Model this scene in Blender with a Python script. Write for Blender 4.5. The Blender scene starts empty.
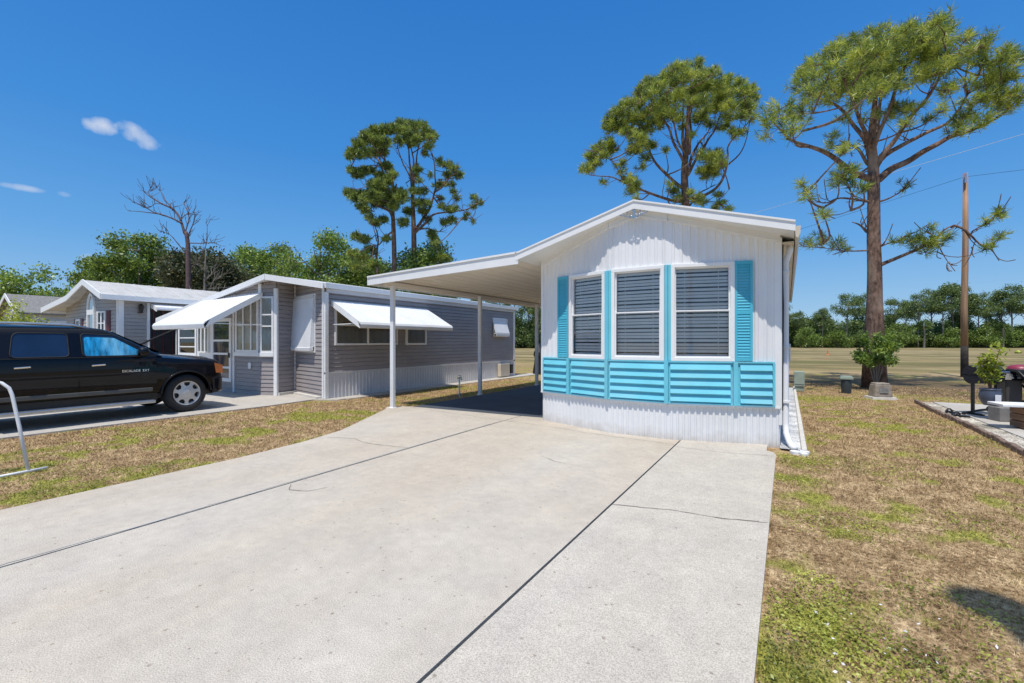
import bpy, math, random
import numpy as np
from mathutils import Vector, Matrix, noise as mnoise
rng = np.random.default_rng(11)
random.seed(5)
scene = bpy.context.scene
COL = scene.collection
PI = math.pi
YAW = math.radians(31.1486)
RX, RY = math.cos(YAW), math.sin(YAW)      # level direction to the right of the view
OFF = {}

# ------------------------------------------------------------------ materials
def nt(m):
    m.use_nodes = True
    t = m.node_tree
    return t, t.nodes, t.links
def mat(name, col, rough=0.6, var=0.12, scale=3.0, bump=0.0, bscale=40.0, metal=0.0, coat=0.0, spec=0.5,
        dirt=None, dirt_amt=0.0, stretch=(1, 1, 1)):
    m = bpy.data.materials.new(name)
    t, N, L = nt(m)
    b = N['Principled BSDF']
    b.inputs['Roughness'].default_value = rough
    b.inputs['Metallic'].default_value = metal
    b.inputs['Coat Weight'].default_value = coat
    b.inputs['Specular IOR Level'].default_value = spec
    g = N.new('ShaderNodeNewGeometry')
    mp = N.new('ShaderNodeMapping'); mp.inputs['Scale'].default_value = stretch
    L.new(g.outputs['Position'], mp.inputs['Vector'])
    n = N.new('ShaderNodeTexNoise'); n.inputs['Scale'].default_value = scale; n.inputs['Detail'].default_value = 6
    L.new(mp.outputs[0], n.inputs['Vector'])
    r = N.new('ShaderNodeValToRGB')
    a = tuple(c * (1 - var) for c in col); c2 = tuple(min(1, c * (1 + var)) for c in col)
    r.color_ramp.elements[0].position = .3; r.color_ramp.elements[1].position = .7
    r.color_ramp.elements[0].color = (*a, 1); r.color_ramp.elements[1].color = (*c2, 1)
    L.new(n.outputs['Fac'], r.inputs[0])
    out = r.outputs[0]
    if dirt:
        n3 = N.new('ShaderNodeTexNoise'); n3.inputs['Scale'].default_value = 1.3; n3.inputs['Detail'].default_value = 9
        L.new(mp.outputs[0], n3.inputs['Vector'])
        rr = N.new('ShaderNodeMapRange'); rr.inputs[1].default_value = .5; rr.inputs[2].default_value = .72; rr.inputs[4].default_value = dirt_amt
        L.new(n3.outputs['Fac'], rr.inputs[0])
        mx = N.new('ShaderNodeMixRGB'); mx.inputs[2].default_value = (*dirt, 1)
        L.new(rr.outputs[0], mx.inputs[0]); L.new(out, mx.inputs[1]); out = mx.outputs[0]
    L.new(out, b.inputs['Base Color'])
    if bump:
        n2 = N.new('ShaderNodeTexNoise'); n2.inputs['Scale'].default_value = bscale; n2.inputs['Detail'].default_value = 5
        L.new(mp.outputs[0], n2.inputs['Vector'])
        bp = N.new('ShaderNodeBump'); bp.inputs['Strength'].default_value = bump; bp.inputs['Distance'].default_value = .01
        L.new(n2.outputs['Fac'], bp.inputs['Height']); L.new(bp.outputs[0], b.inputs['Normal'])
    return m
def leaf_mat(name, c1, c2, c3, transl=.35):
    """foliage: every leaf or needle island gets its own tone, some light comes through"""
    m = bpy.data.materials.new(name); t, N, L = nt(m)
    N.remove(N['Principled BSDF']); out = N['Material Output']
    g = N.new('ShaderNodeNewGeometry')
    r = N.new('ShaderNodeValToRGB'); e = r.color_ramp
    e.elements[0].color = (*c1, 1); e.elements[1].color = (*c3, 1); x = e.elements.new(.5); x.color = (*c2, 1)
    n = N.new('ShaderNodeTexNoise'); n.inputs['Scale'].default_value = 2.2; n.inputs['Detail'].default_value = 5
    L.new(g.outputs['Position'], n.inputs['Vector'])
    mm = N.new('ShaderNodeMath'); mm.operation = 'MULTIPLY_ADD'; mm.inputs[1].default_value = .45
    m2 = N.new('ShaderNodeMath'); m2.operation = 'MULTIPLY_ADD'; m2.inputs[1].default_value = 2.8; m2.inputs[2].default_value = -1.13
    L.new(n.outputs['Fac'], m2.inputs[0])
    L.new(g.outputs['Random Per Island'], mm.inputs[0]); L.new(m2.outputs[0], mm.inputs[2]); L.new(mm.outputs[0], r.inputs[0])
    d = N.new('ShaderNodeBsdfDiffuse'); tr = N.new('ShaderNodeBsdfTranslucent'); mx = N.new('ShaderNodeMixShader'); mx.inputs[0].default_value = transl
    gl = N.new('ShaderNodeBsdfGlossy'); gl.inputs['Roughness'].default_value = .45; gl.inputs['Color'].default_value = (.8, .85, .8, 1)
    m3 = N.new('ShaderNodeMixShader'); m3.inputs[0].default_value = .05
    L.new(r.outputs[0], d.inputs[0]); L.new(r.outputs[0], tr.inputs[0]); L.new(d.outputs[0], mx.inputs[1]); L.new(tr.outputs[0], mx.inputs[2])
    L.new(mx.outputs[0], m3.inputs[1]); L.new(gl.outputs[0], m3.inputs[2]); L.new(m3.outputs[0], out.inputs[0])
    return m
def glass_mat(name, tint=(1, 1, 1), refl=.25, rough=.02):
    m = bpy.data.materials.new(name); t, N, L = nt(m)
    N.remove(N['Principled BSDF']); out = N['Material Output']
    tr = N.new('ShaderNodeBsdfTransparent'); tr.inputs[0].default_value = (*tint, 1)
    gl = N.new('ShaderNodeBsdfGlossy'); gl.inputs['Roughness'].default_value = rough
    n = N.new('ShaderNodeTexNoise'); n.inputs['Scale'].default_value = 1.7
    g = N.new('ShaderNodeNewGeometry'); L.new(g.outputs['Position'], n.inputs['Vector'])
    bp = N.new('ShaderNodeBump'); bp.inputs['Strength'].default_value = .05; L.new(n.outputs['Fac'], bp.inputs['Height']); L.new(bp.outputs[0], gl.inputs['Normal'])
    fr = N.new('ShaderNodeFresnel'); fr.inputs[0].default_value = 1.5
    ad = N.new('ShaderNodeMath'); ad.operation = 'ADD'; ad.inputs[1].default_value = refl; ad.use_clamp = True
    L.new(fr.outputs[0], ad.inputs[0])
    mx = N.new('ShaderNodeMixShader'); L.new(ad.outputs[0], mx.inputs[0]); L.new(tr.outputs[0], mx.inputs[1]); L.new(gl.outputs[0], mx.inputs[2]); L.new(mx.outputs[0], out.inputs[0])
    return m

M = {}
M['white'] = mat('white_paint', (.80, .81, .83), .45, .04, 2.0, .08, 30, dirt=(.62, .60, .56), dirt_amt=.35)
M['wall'] = mat('white_siding', (.80, .80, .81), .5, .05, 1.5, .08, 25, dirt=(.6, .6, .6), dirt_amt=.35, stretch=(1, 1, .35))
M['trim'] = mat('white_trim', (.82, .82, .82), .4, .03, 4.0)
M['roof_white'] = mat('white_metal_roof', (.82, .82, .81), .4, .05, 1.2, .1, 12)
M['soffit'] = mat('cream_soffit', (.84, .78, .70), .6, .05, 1.0, .05, 20)
M['gutter'] = mat('beige_gutter', (.60, .53, .43), .45, .06, 2.0)
M['blue'] = mat('turquoise_paint', (.15, .56, .69), .55, .08, 2.2, .15, 30, dirt=(.27, .58, .66), dirt_amt=.6)
M['blue_dark'] = mat('turquoise_shutter_paint', (.07, .45, .60), .55, .08, 2.5, .15, 30, dirt=(.16, .5, .62), dirt_amt=.5)
M['glass'] = glass_mat('window_glass', (.97, .98, .98), .05)
M['blind'] = mat('blind_slat', (.93, .93, .92), .5, .05, 4.0)
M['dark'] = mat('dark_interior', (.02, .022, .026), .8, .2, 2.0)
M['gray'] = mat('taupe_siding', (.325, .292, .288), .55, .09, 1.5, .12, 30, stretch=(1, 1, 3))
M['gray3'] = mat('beige_gray_siding', (.40, .37, .35), .55, .06, 1.5, .1, 30)
M['skirt'] = mat('pale_skirting', (.62, .62, .64), .55, .06, 2.0, .05, 30)
M['curtain'] = mat('curtain_cloth', (.62, .60, .52), .8, .18, 6.0, stretch=(1, 1, .1))
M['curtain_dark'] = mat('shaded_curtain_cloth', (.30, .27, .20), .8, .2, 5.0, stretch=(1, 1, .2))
M['maroon'] = mat('maroon_paint', (.10, .02, .03), .5, .1, 5.0)
M['red'] = mat('maroon_lid', (.25, .03, .06), .4, .1, 5.0)
M['black'] = mat('black_enamel', (.015, .015, .017), .35, .2, 6.0)
M['rubber'] = mat('black_rubber', (.018, .018, .019), .75, .2, 12.0, .2, 60)
M['carpaint'] = mat('black_car_paint', (.003, .0035, .007), .4, .15, 2.0, coat=.55, spec=.1)
M['carglass'] = mat('dark_car_glass', (.012, .025, .06), .05, .2, 2.0, coat=.6)
M['chrome'] = mat('chrome', (.8, .8, .82), .12, .03, 5, metal=1)
M['silver'] = mat('brushed_silver', (.55, .56, .58), .3, .05, 9, metal=.9)
M['alloy'] = mat('painted_alloy', (.62, .62, .62), .3, .05, 9, metal=.35)
M['amber'] = mat('amber_lens', (.75, .22, .05), .15, .1, 9, coat=.5)
M['lens'] = mat('clear_lens', (.6, .62, .65), .1, .1, 9, coat=1)
M['galv'] = mat('galvanised_white_tube', (.70, .71, .73), .35, .05, 9)
M['pot'] = mat('blue_gray_glaze', (.075, .09, .13), .35, .2, 6, .1, 20)
M['block'] = mat('gray_block', (.20, .19, .18), .8, .15, 9, .4, 60)
M['wood'] = mat('stained_wood', (.19, .10, .055), .55, .35, 5, .2, 30, stretch=(.3, .3, 3))
M['pole'] = mat('weathered_pole', (.33, .20, .12), .8, .35, 4, .4, 30, stretch=(4, 4, .25), dirt=(.46, .19, .05), dirt_amt=.9)
M['char'] = mat('charred_wood', (.035, .028, .025), .9, .4, 9, .4, 30)
M['bark'] = mat('pine_bark', (.17, .11, .085), .95, .6, 7, 1.0, 16, stretch=(1.6, 1.6, .8), dirt=(.34, .25, .20), dirt_amt=.9, spec=.1)
M['bark_gray'] = mat('gray_bark', (.20, .175, .15), .9, .35, 5, .8, 14, stretch=(1.5, 1.5, .5))
M['deadwood'] = mat('bare_dead_wood', (.12, .08, .08), .9, .3, 5, .4, 14)
M['curb'] = mat('pale_edging_concrete', (.60, .57, .52), .85, .12, 6, .3, 60)
M['brick'] = mat('brown_edging_brick', (.20, .14, .11), .85, .25, 8, .4, 60)
M['stonebox'] = mat('weathered_concrete', (.28, .24, .20), .9, .25, 8, .5, 50)
M['green_box'] = mat('pale_green_enamel', (.30, .36, .30), .5, .08, 5)
M['shingle'] = mat('gray_shingle', (.21, .205, .20), .85, .3, 14, .5, 40)
M['roof3'] = mat('gray_metal_roof', (.50, .49, .47), .6, .12, 2.5, .1, 20)
M['cloth_white'] = mat('white_cushion', (.75, .75, .76), .8, .05, 5)
M['orange'] = mat('orange_plastic', (.7, .12, .02), .5, .05, 5)
M['needle'] = leaf_mat('pine_needles', (.05, .085, .02), (.28, .35, .05), (.60, .62, .11), .5)
M['needle_dark'] = leaf_mat('dark_pine_needles', (.035, .065, .02), (.19, .26, .045), (.44, .50, .10), .45)
M['leaf'] = leaf_mat('oak_leaves', (.035, .075, .014), (.17, .26, .035), (.40, .50, .09), .45)
M['leaf2'] = leaf_mat('pale_leaves', (.06, .12, .025), (.22, .33, .05), (.46, .56, .12), .45)
M['leaf_dry'] = leaf_mat('dusty_leaves', (.03, .045, .02), (.10, .12, .05), (.24, .22, .11), .35)
M['leaf_far'] = leaf_mat('far_leaves', (.03, .065, .022), (.13, .20, .05), (.36, .44, .12), .45)
M['yellow_leaf'] = leaf_mat('yellow_green_leaves', (.16, .20, .01), (.42, .48, .04), (.72, .72, .10), .45)

def splash_mat():
    m = mat('ribbed_skirting_paint', (.80, .80, .80), .5, .05, 1.5, .12, 25, dirt=(.62, .61, .58), dirt_amt=.5, stretch=(1, 1, .35))
    t, N, L = nt(m); b = N['Principled BSDF']; src = b.inputs['Base Color'].links[0].from_socket
    g = N.new('ShaderNodeNewGeometry'); sx = N.new('ShaderNodeSeparateXYZ'); L.new(g.outputs['Position'], sx.inputs[0])
    n = N.new('ShaderNodeTexNoise'); n.inputs['Scale'].default_value = 7; n.inputs['Detail'].default_value = 8; L.new(g.outputs['Position'], n.inputs['Vector'])
    a = N.new('ShaderNodeMath'); a.operation = 'MULTIPLY_ADD'; a.inputs[1].default_value = -.30; L.new(n.outputs['Fac'], a.inputs[0]); L.new(sx.outputs['Z'], a.inputs[2])
    mr = N.new('ShaderNodeMapRange'); mr.inputs[1].default_value = .02; mr.inputs[2].default_value = -.2; mr.inputs[4].default_value = .5; L.new(a.outputs[0], mr.inputs[0])
    mx = N.new('ShaderNodeMixRGB'); mx.inputs[2].default_value = (.36, .30, .22, 1); L.new(mr.outputs[0], mx.inputs[0]); L.new(src, mx.inputs[1]); L.new(mx.outputs[0], b.inputs['Base Color'])
    return m
M['splash'] = splash_mat()
# sunshade foil: crinkled blue
def foil():
    m = mat('blue_foil_sunshade', (.02, .33, .62), .35, .6, 7, .8, 25, metal=.2, stretch=(1, 2.2, .5), dirt=(.40, .85, 1.0), dirt_amt=1.0)
    return m
M['foil'] = foil()

# ------------------------------------------------------------------ mesh helpers
def new_obj(name, V, Fc, material, parent=None, smooth=False, mats=None, midx=None):
    me = bpy.data.meshes.new(name)
    base = OFF.get(parent.name, Vector((0, 0, 0))) if parent else Vector((0, 0, 0))
    if isinstance(V, np.ndarray):
        V = V - np.array(base)
        n = len(V); k = Fc.shape[1]; f = len(Fc)
        me.vertices.add(n); me.vertices.foreach_set('co', V.astype(np.float32).ravel())
        me.loops.add(f * k); me.loops.foreach_set('vertex_index', Fc.astype(np.int32).ravel())
        me.polygons.add(f); me.polygons.foreach_set('loop_start', np.arange(0, f * k, k, dtype=np.int32))
        me.polygons.foreach_set('loop_total', np.full(f, k, dtype=np.int32))
        me.update(calc_edges=True)
    else:
        me.from_pydata([tuple(Vector(v) - base) for v in V], [], Fc)
    if smooth: me.polygons.foreach_set('use_smooth', [True] * len(me.polygons))
    if mats:
        for q in mats: me.materials.append(q)
        if midx is not None: me.polygons.foreach_set('material_index', midx)
    else: me.materials.append(material)
    o = bpy.data.objects.new(name, me); COL.objects.link(o)
    if parent: o.parent = parent; OFF[o.name] = base
    return o
def tag(o, label=None, cat=None, group=None, kind=None):
    if label: o['label'] = label
    if cat: o['category'] = cat
    if group: o['group'] = group
    if kind: o['kind'] = kind
    return o
def thing(name, label, cat, loc, group=None):
    o = bpy.data.objects.new(name, None); COL.objects.link(o); o.location = loc; o.empty_display_size = .2
    OFF[o.name] = Vector(loc); return tag(o, label, cat, group)

class MB:
    def __init__(s): s.v = []; s.f = []; s.cut = []
    def add(s, vs, fs):
        b = len(s.v); s.cut.append((b, len(s.f))); s.v += [tuple(x) for x in vs]; s.f += [[b + i for i in f] for f in fs]; return s
    def quad(s, *p): return s.add(p, [list(range(len(p)))])
    def hexa(s, p):  # 0-3 bottom loop, 4-7 top loop
        return s.add(p, [[3, 2, 1, 0], [4, 5, 6, 7], [0, 1, 5, 4], [1, 2, 6, 5], [2, 3, 7, 6], [3, 0, 4, 7]])
    def box(s, x0, x1, y0, y1, z0, z1, T=None):
        p = [(x0, y0, z0), (x1, y0, z0), (x1, y1, z0), (x0, y1, z0), (x0, y0, z1), (x1, y0, z1), (x1, y1, z1), (x0, y1, z1)]
        if T: p = [T(*q) for q in p]
        return s.hexa(p)
    def prism(s, pts, w):           # pts: list of 3d points (a planar loop), w: extrusion vector
        n = len(pts); w = Vector(w); a = [Vector(p) for p in pts]
        return s.add(a + [p + w for p in a], [list(range(n))[::-1], list(range(n, 2 * n))] + [[i, (i + 1) % n, n + (i + 1) % n, n + i] for i in range(n)])
    def tube(s, path, rad, n=8, caps=True):
        P = [Vector(p) for p in path]; m = len(P)
        R = rad if isinstance(rad, (list, tuple)) else [rad] * m
        ref = None; rings = []
        for i, p in enumerate(P):
            t = (P[min(i + 1, m - 1)] - P[max(i - 1, 0)])
            if t.length < 1e-9: t = Vector((0, 0, 1))
            t.normalize()
            if ref is None:
                ref = Vector((1, 0, 0)) if abs(t.x) < .9 else Vector((0, 1, 0))
            u = (ref - t * ref.dot(t)); u.normalize(); ref = u; w = t.cross(u)
            rings.append([p + (u * math.cos(2 * PI * k / n) + w * math.sin(2 * PI * k / n)) * R[i] for k in range(n)])
        b = len(s.v); s.cut.append((b, len(s.f)))
        for r in rings: s.v += [tuple(x) for x in r]
        for i in range(m - 1):
            for k in range(n):
                a = b + i * n + k; c = b + i * n + (k + 1) % n
                s.f.append([a, c, c + n, a + n])
        if caps: s.f.append([b + k for k in range(n)][::-1]); s.f.append([b + (m - 1) * n + k for k in range(n)])
        return s
    def lathe(s, prof, c, n=24, axis='z'):
        b = len(s.v); s.cut.append((b, len(s.f))); m = len(prof)
        for r, h in prof:
            for k in range(n):
                a = 2 * PI * k / n; x, y = r * math.cos(a), r * math.sin(a)
                q = (x, y, h) if axis == 'z' else ((h, x, y) if axis == 'x' else (x, h, y))
                s.v.append((c[0] + q[0], c[1] + q[1], c[2] + q[2]))
        for i in range(m - 1):
            for k in range(n):
                a = b + i * n + k; d = b + i * n + (k + 1) % n
                s.f.append([a, d, d + n, a + n])
        return s
    def build_each(s, name, material, parent=None, smooth=False):
        out = []; c = s.cut + [(len(s.v), len(s.f))]
        for (v0, f0), (v1, f1) in zip(c, c[1:]):
            out.append(new_obj(name, s.v[v0:v1], [[i - v0 for i in f] for f in s.f[f0:f1]], material, parent, smooth))
        return out
    def build(s, name, material, parent=None, smooth=False):
        o = new_obj(name, s.v, s.f, material, parent, smooth)
        return o
def bevel(o, w=.01, seg=2):
    m = o.modifiers.new('bevel', 'BEVEL'); m.width = w; m.segments = seg; m.limit_method = 'ANGLE'; return o

def frame(A, B, side=1):
    """returns T(u, out, z) for the vertical wall from A to B seen from outside (A is left)"""
    A = Vector((A[0], A[1])); B = Vector((B[0], B[1])); d = (B - A).normalized(); n = Vector((d.y, -d.x)) * side
    L = (B - A).length
    def T(u, o, z): return (A.x + d.x * u + n.x * o, A.y + d.y * u + n.y * o, z)
    T.L = L
    return T
def lap_siding(mb, T, ur, z0, z1, pitch=.11, depth=.014, o=0.0, groove=.014):
    """overlapping horizontal boards; ur(z) gives the span of the wall at height z"""
    z = z0
    while z < z1 - .004:
        zt = min(z + pitch, z1)
        a0, a1 = ur(z); b0, b1 = ur(zt)
        if a1 - a0 > .01:
            zl = z + groove; d2 = depth * 1.3
            mb.quad(T(a0, o - .012, z), T(a1, o - .012, z), T(a1, o - .012, zl), T(a0, o - .012, zl))
            mb.quad(T(a0, o - .012, zl), T(a1, o - .012, zl), T(a1, o + d2, zl), T(a0, o + d2, zl))
            mb.quad(T(a0, o + d2, zl), T(a1, o + d2, zl), T(b1, o + .003, zt), T(b0, o + .003, zt))
            mb.quad(T(b0, o + .003, zt), T(b1, o + .003, zt), T(b1, o - .012, zt), T(b0, o - .012, zt))
        z = zt
def ribs(mb, T, u0, u1, zb, zt, period=.1, depth=.014, o=0.0, phase=0.0):
    """vertical ribbed sheet between heights zb and zt (numbers or functions of u)"""
    fb = zb if callable(zb) else (lambda u: zb); ft = zt if callable(zt) else (lambda u: zt)
    prof = [(0, 0), (.35, 0), (.48, 1), (.74, 1), (.87, 0)]
    pts = [(u0, None)]
    k = math.floor((u0 - phase) / period) - 1
    while phase + k * period < u1:
        for f, h in prof:
            u = phase + (k + f) * period
            if u0 < u < u1: pts.append((u, h))
        k += 1
    pts.append((u1, None))
    def hh(u):
        f = ((u - phase) / period) % 1.0
        for (a, ha), (b, hb) in zip(prof, prof[1:] + [(1, 0)]):
            if a <= f <= b: return ha + (hb - ha) * (f - a) / max(1e-6, b - a)
        return 0
    q = [(u, (0 if h is None else h) * depth + o) for u, h in pts]
    for (a, ha), (b, hb) in zip(q, q[1:]):
        mb.quad(T(a, ha, fb(a)), T(b, hb, fb(b)), T(b, hb, ft(b)), T(a, ha, ft(a)))
def window_frame(mb, T, u0, u1, z0, z1, w=.05, o0=.0, o1=.05):
    for a, b, c, d in [(u0, u1, z0, z0 + w), (u0, u1, z1 - w, z1), (u0, u0 + w, z0 + w, z1 - w), (u1 - w, u1, z0 + w, z1 - w)]:
        mb.box(a, b, o0, o1, c, d, T)
# ------------------------------------------------------------------ camera, light, sky
cam_d = bpy.data.cameras.new('camera'); cam = bpy.data.objects.new('camera', cam_d); COL.objects.link(cam)
cam_d.sensor_width = 36; cam_d.lens = 16.0; cam_d.clip_end = 4000; cam_d.clip_start = .05
cam.location = (0, 0, 1.5); cam.rotation_euler = (math.radians(90), 0, YAW); scene.camera = cam
S = Vector((.05, -.40, 1.0)).normalized()
sun_d = bpy.data.lights.new('sun', 'SUN'); sun = bpy.data.objects.new('sun', sun_d); COL.objects.link(sun)
sun_d.energy = 4.2; sun_d.angle = math.radians(.5); sun_d.color = (1.0, .94, .84)
sun.rotation_euler = S.to_track_quat('Z', 'Y').to_euler(); sun.location = (0, 0, 30)
scene.view_settings.view_transform = 'Standard'; scene.view_settings.look = 'None'; scene.view_settings.exposure = 0
W = bpy.data.worlds.new('World'); scene.world = W; W.use_nodes = True
N, L = W.node_tree.nodes, W.node_tree.links
bg = N['Background']; bg.inputs['Strength'].default_value = .15
sky = N.new('ShaderNodeTexSky'); sky.sky_type = 'NISHITA'; sky.sun_disc = False
sky.sun_elevation = math.asin(S.z); sky.sun_rotation = math.atan2(S.x, S.y)
sky.altitude = 10; sky.air_density = 1.0; sky.dust_density = .35; sky.ozone_density = 3.0
hs = N.new('ShaderNodeHueSaturation'); hs.inputs['Saturation'].default_value = 1.12; hs.inputs['Value'].default_value = 1.0
L.new(sky.outputs[0], hs.inputs['Color'])
# a few small fair-weather clouds low in the west
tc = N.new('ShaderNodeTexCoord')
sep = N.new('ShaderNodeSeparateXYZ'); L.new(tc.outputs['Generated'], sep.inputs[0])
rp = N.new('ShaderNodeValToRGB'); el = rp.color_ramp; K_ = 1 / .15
stops = [(0.0, (.36, .56, .78)), (.06, (.24, .47, .76)), (.18, (.105, .36, .76)), (.36, (.036, .255, .70)), (.60, (.018, .19, .62)), (.80, (.20, .40, .78)), (1.0, (.85, .92, 1.0))]  # last two stops brighten the zenith as added fill light
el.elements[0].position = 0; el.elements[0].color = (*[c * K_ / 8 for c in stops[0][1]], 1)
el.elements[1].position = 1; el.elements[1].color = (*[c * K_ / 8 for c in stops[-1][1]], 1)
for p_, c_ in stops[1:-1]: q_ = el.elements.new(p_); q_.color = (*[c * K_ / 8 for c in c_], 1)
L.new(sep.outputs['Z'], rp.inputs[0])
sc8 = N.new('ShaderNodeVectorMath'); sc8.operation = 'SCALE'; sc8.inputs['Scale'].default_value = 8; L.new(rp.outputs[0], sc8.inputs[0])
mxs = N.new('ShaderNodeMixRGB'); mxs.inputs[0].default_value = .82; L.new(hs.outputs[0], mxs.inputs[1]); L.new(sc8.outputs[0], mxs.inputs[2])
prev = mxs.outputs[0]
def cloud(prev, px, py, wx, wy, amt, tilt=0.0):
    k = (px - 512) / 455; uu = (341 - py) / 455
    d = Vector((-math.sin(YAW) + math.cos(YAW) * k, math.cos(YAW) + math.sin(YAW) * k, uu)).normalized()
    r = Vector((d.y, -d.x, 0)).normalized(); up = r.cross(d)
    r2 = r * math.cos(tilt) + up * math.sin(tilt); up = r2.cross(d)
    def dot(v, s):
        n = N.new('ShaderNodeVectorMath'); n.operation = 'DOT_PRODUCT'; n.inputs[1].default_value = v; L.new(tc.outputs['Generated'], n.inputs[0])
        a = N.new('ShaderNodeMath'); a.operation = 'DIVIDE'; a.inputs[1].default_value = s; L.new(n.outputs['Value'], a.inputs[0])
        b = N.new('ShaderNodeMath'); b.operation = 'POWER'; b.inputs[1].default_value = 2; L.new(a.outputs[0], b.inputs[0]); return b
    a, b = dot(r2, wx), dot(up, wy)
    front = N.new('ShaderNodeVectorMath'); front.operation = 'DOT_PRODUCT'; front.inputs[1].default_value = d; L.new(tc.outputs['Generated'], front.inputs[0])
    gt = N.new('ShaderNodeMath'); gt.operation = 'GREATER_THAN'; gt.inputs[1].default_value = .5; L.new(front.outputs['Value'], gt.inputs[0])
    s = N.new('ShaderNodeMath'); s.operation = 'ADD'; L.new(a.outputs[0], s.inputs[0]); L.new(b.outputs[0], s.inputs[1])
    ns = N.new('ShaderNodeTexNoise'); ns.inputs['Scale'].default_value = 38; ns.inputs['Detail'].default_value = 6; L.new(tc.outputs['Generated'], ns.inputs['Vector'])
    m = N.new('ShaderNodeMath'); m.operation = 'MULTIPLY_ADD'; m.inputs[1].default_value = 3.2; m.inputs[2].default_value = -1.6; L.new(ns.outputs['Fac'], m.inputs[0])
    t = N.new('ShaderNodeMath'); t.operation = 'ADD'; L.new(s.outputs[0], t.inputs[0]); L.new(m.outputs[0], t.inputs[1])
    mr = N.new('ShaderNodeMapRange'); mr.inputs[1].default_value = 1.2; mr.inputs[2].default_value = -.5; mr.inputs[4].default_value = amt; L.new(t.outputs[0], mr.inputs[0])
    mu = N.new('ShaderNodeMath'); mu.operation = 'MULTIPLY'; L.new(mr.outputs[0], mu.inputs[0]); L.new(gt.outputs[0], mu.inputs[1])
    mx = N.new('ShaderNodeMixRGB'); mx.inputs[2].default_value = (5.2, 5.4, 5.8, 1); L.new(mu.outputs[0], mx.inputs[0]); L.new(prev, mx.inputs[1])
    return mx.outputs[0]
for c in [(103, 126, .020, .012, .75), (140, 136, .032, .014, .7, -.35), (22, 187, .022, .0045, .45), (66, 194, .010, .0045, .3), (88, 260, .012, .01, .4)]:
    prev = cloud(prev, *c)
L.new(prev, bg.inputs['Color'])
bg.inputs['Strength'].default_value = .15

# ------------------------------------------------------------------ ground materials
def turf_color(N, L, dark=1.0):
    """dry brown bahia turf with green patches; depends only on where it stands, so blades match the sheet"""
    g = N.new('ShaderNodeNewGeometry'); mp = N.new('ShaderNodeMapping'); mp.inputs['Scale'].default_value = (1, 1, 0)
    L.new(g.outputs['Position'], mp.inputs['Vector'])
    def nz(sc, det=5, dist=0):
        n = N.new('ShaderNodeTexNoise'); n.inputs['Scale'].default_value = sc; n.inputs['Detail'].default_value = det; n.inputs['Distortion'].default_value = dist
        L.new(mp.outputs[0], n.inputs['Vector']); return n.outputs['Fac']
    def ramp(src, st):
        r = N.new('ShaderNodeValToRGB'); e = r.color_ramp
        e.elements[0].position, e.elements[0].color = st[0][0], (*st[0][1], 1)
        e.elements[1].position, e.elements[1].color = st[-1][0], (*st[-1][1], 1)
        for p, c in st[1:-1]: x = e.elements.new(p); x.color = (*c, 1)
        L.new(src, r.inputs[0]); return r.outputs[0]
    fm = N.new('ShaderNodeMix'); fm.inputs[0].default_value = .38; L.new(nz(30, 8), fm.inputs[2]); L.new(nz(4.5, 8, .3), fm.inputs[3])
    fine = ramp(fm.outputs[0], [(.36, (.14, .085, .04)), (.5, (.345, .235, .125)), (.63, (.62, .47, .28))])
    green = ramp(nz(19, 8), [(.3, (.10, .11, .02)), (.5, (.27, .27, .05)), (.7, (.46, .44, .10))])
    big = nz(.55, 6, .4); mid = nz(2.6, 6)
    a = N.new('ShaderNodeMath'); a.operation = 'MULTIPLY_ADD'; a.inputs[1].default_value = .55; L.new(mid, a.inputs[0])
    b = N.new('ShaderNodeMath'); b.operation = 'MULTIPLY'; b.inputs[1].default_value = .6; L.new(big, b.inputs[0]); L.new(b.outputs[0], a.inputs[2])
    mr = N.new('ShaderNodeMapRange'); mr.inputs[1].default_value = .585; mr.inputs[2].default_value = .66; mr.inputs[4].default_value = .9
    L.new(a.outputs[0], mr.inputs[0])
    mx = N.new('ShaderNodeMixRGB'); L.new(mr.outputs[0], mx.inputs[0]); L.new(fine, mx.inputs[1]); L.new(green, mx.inputs[2])
    return mx.outputs[0], g, mp
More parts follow.
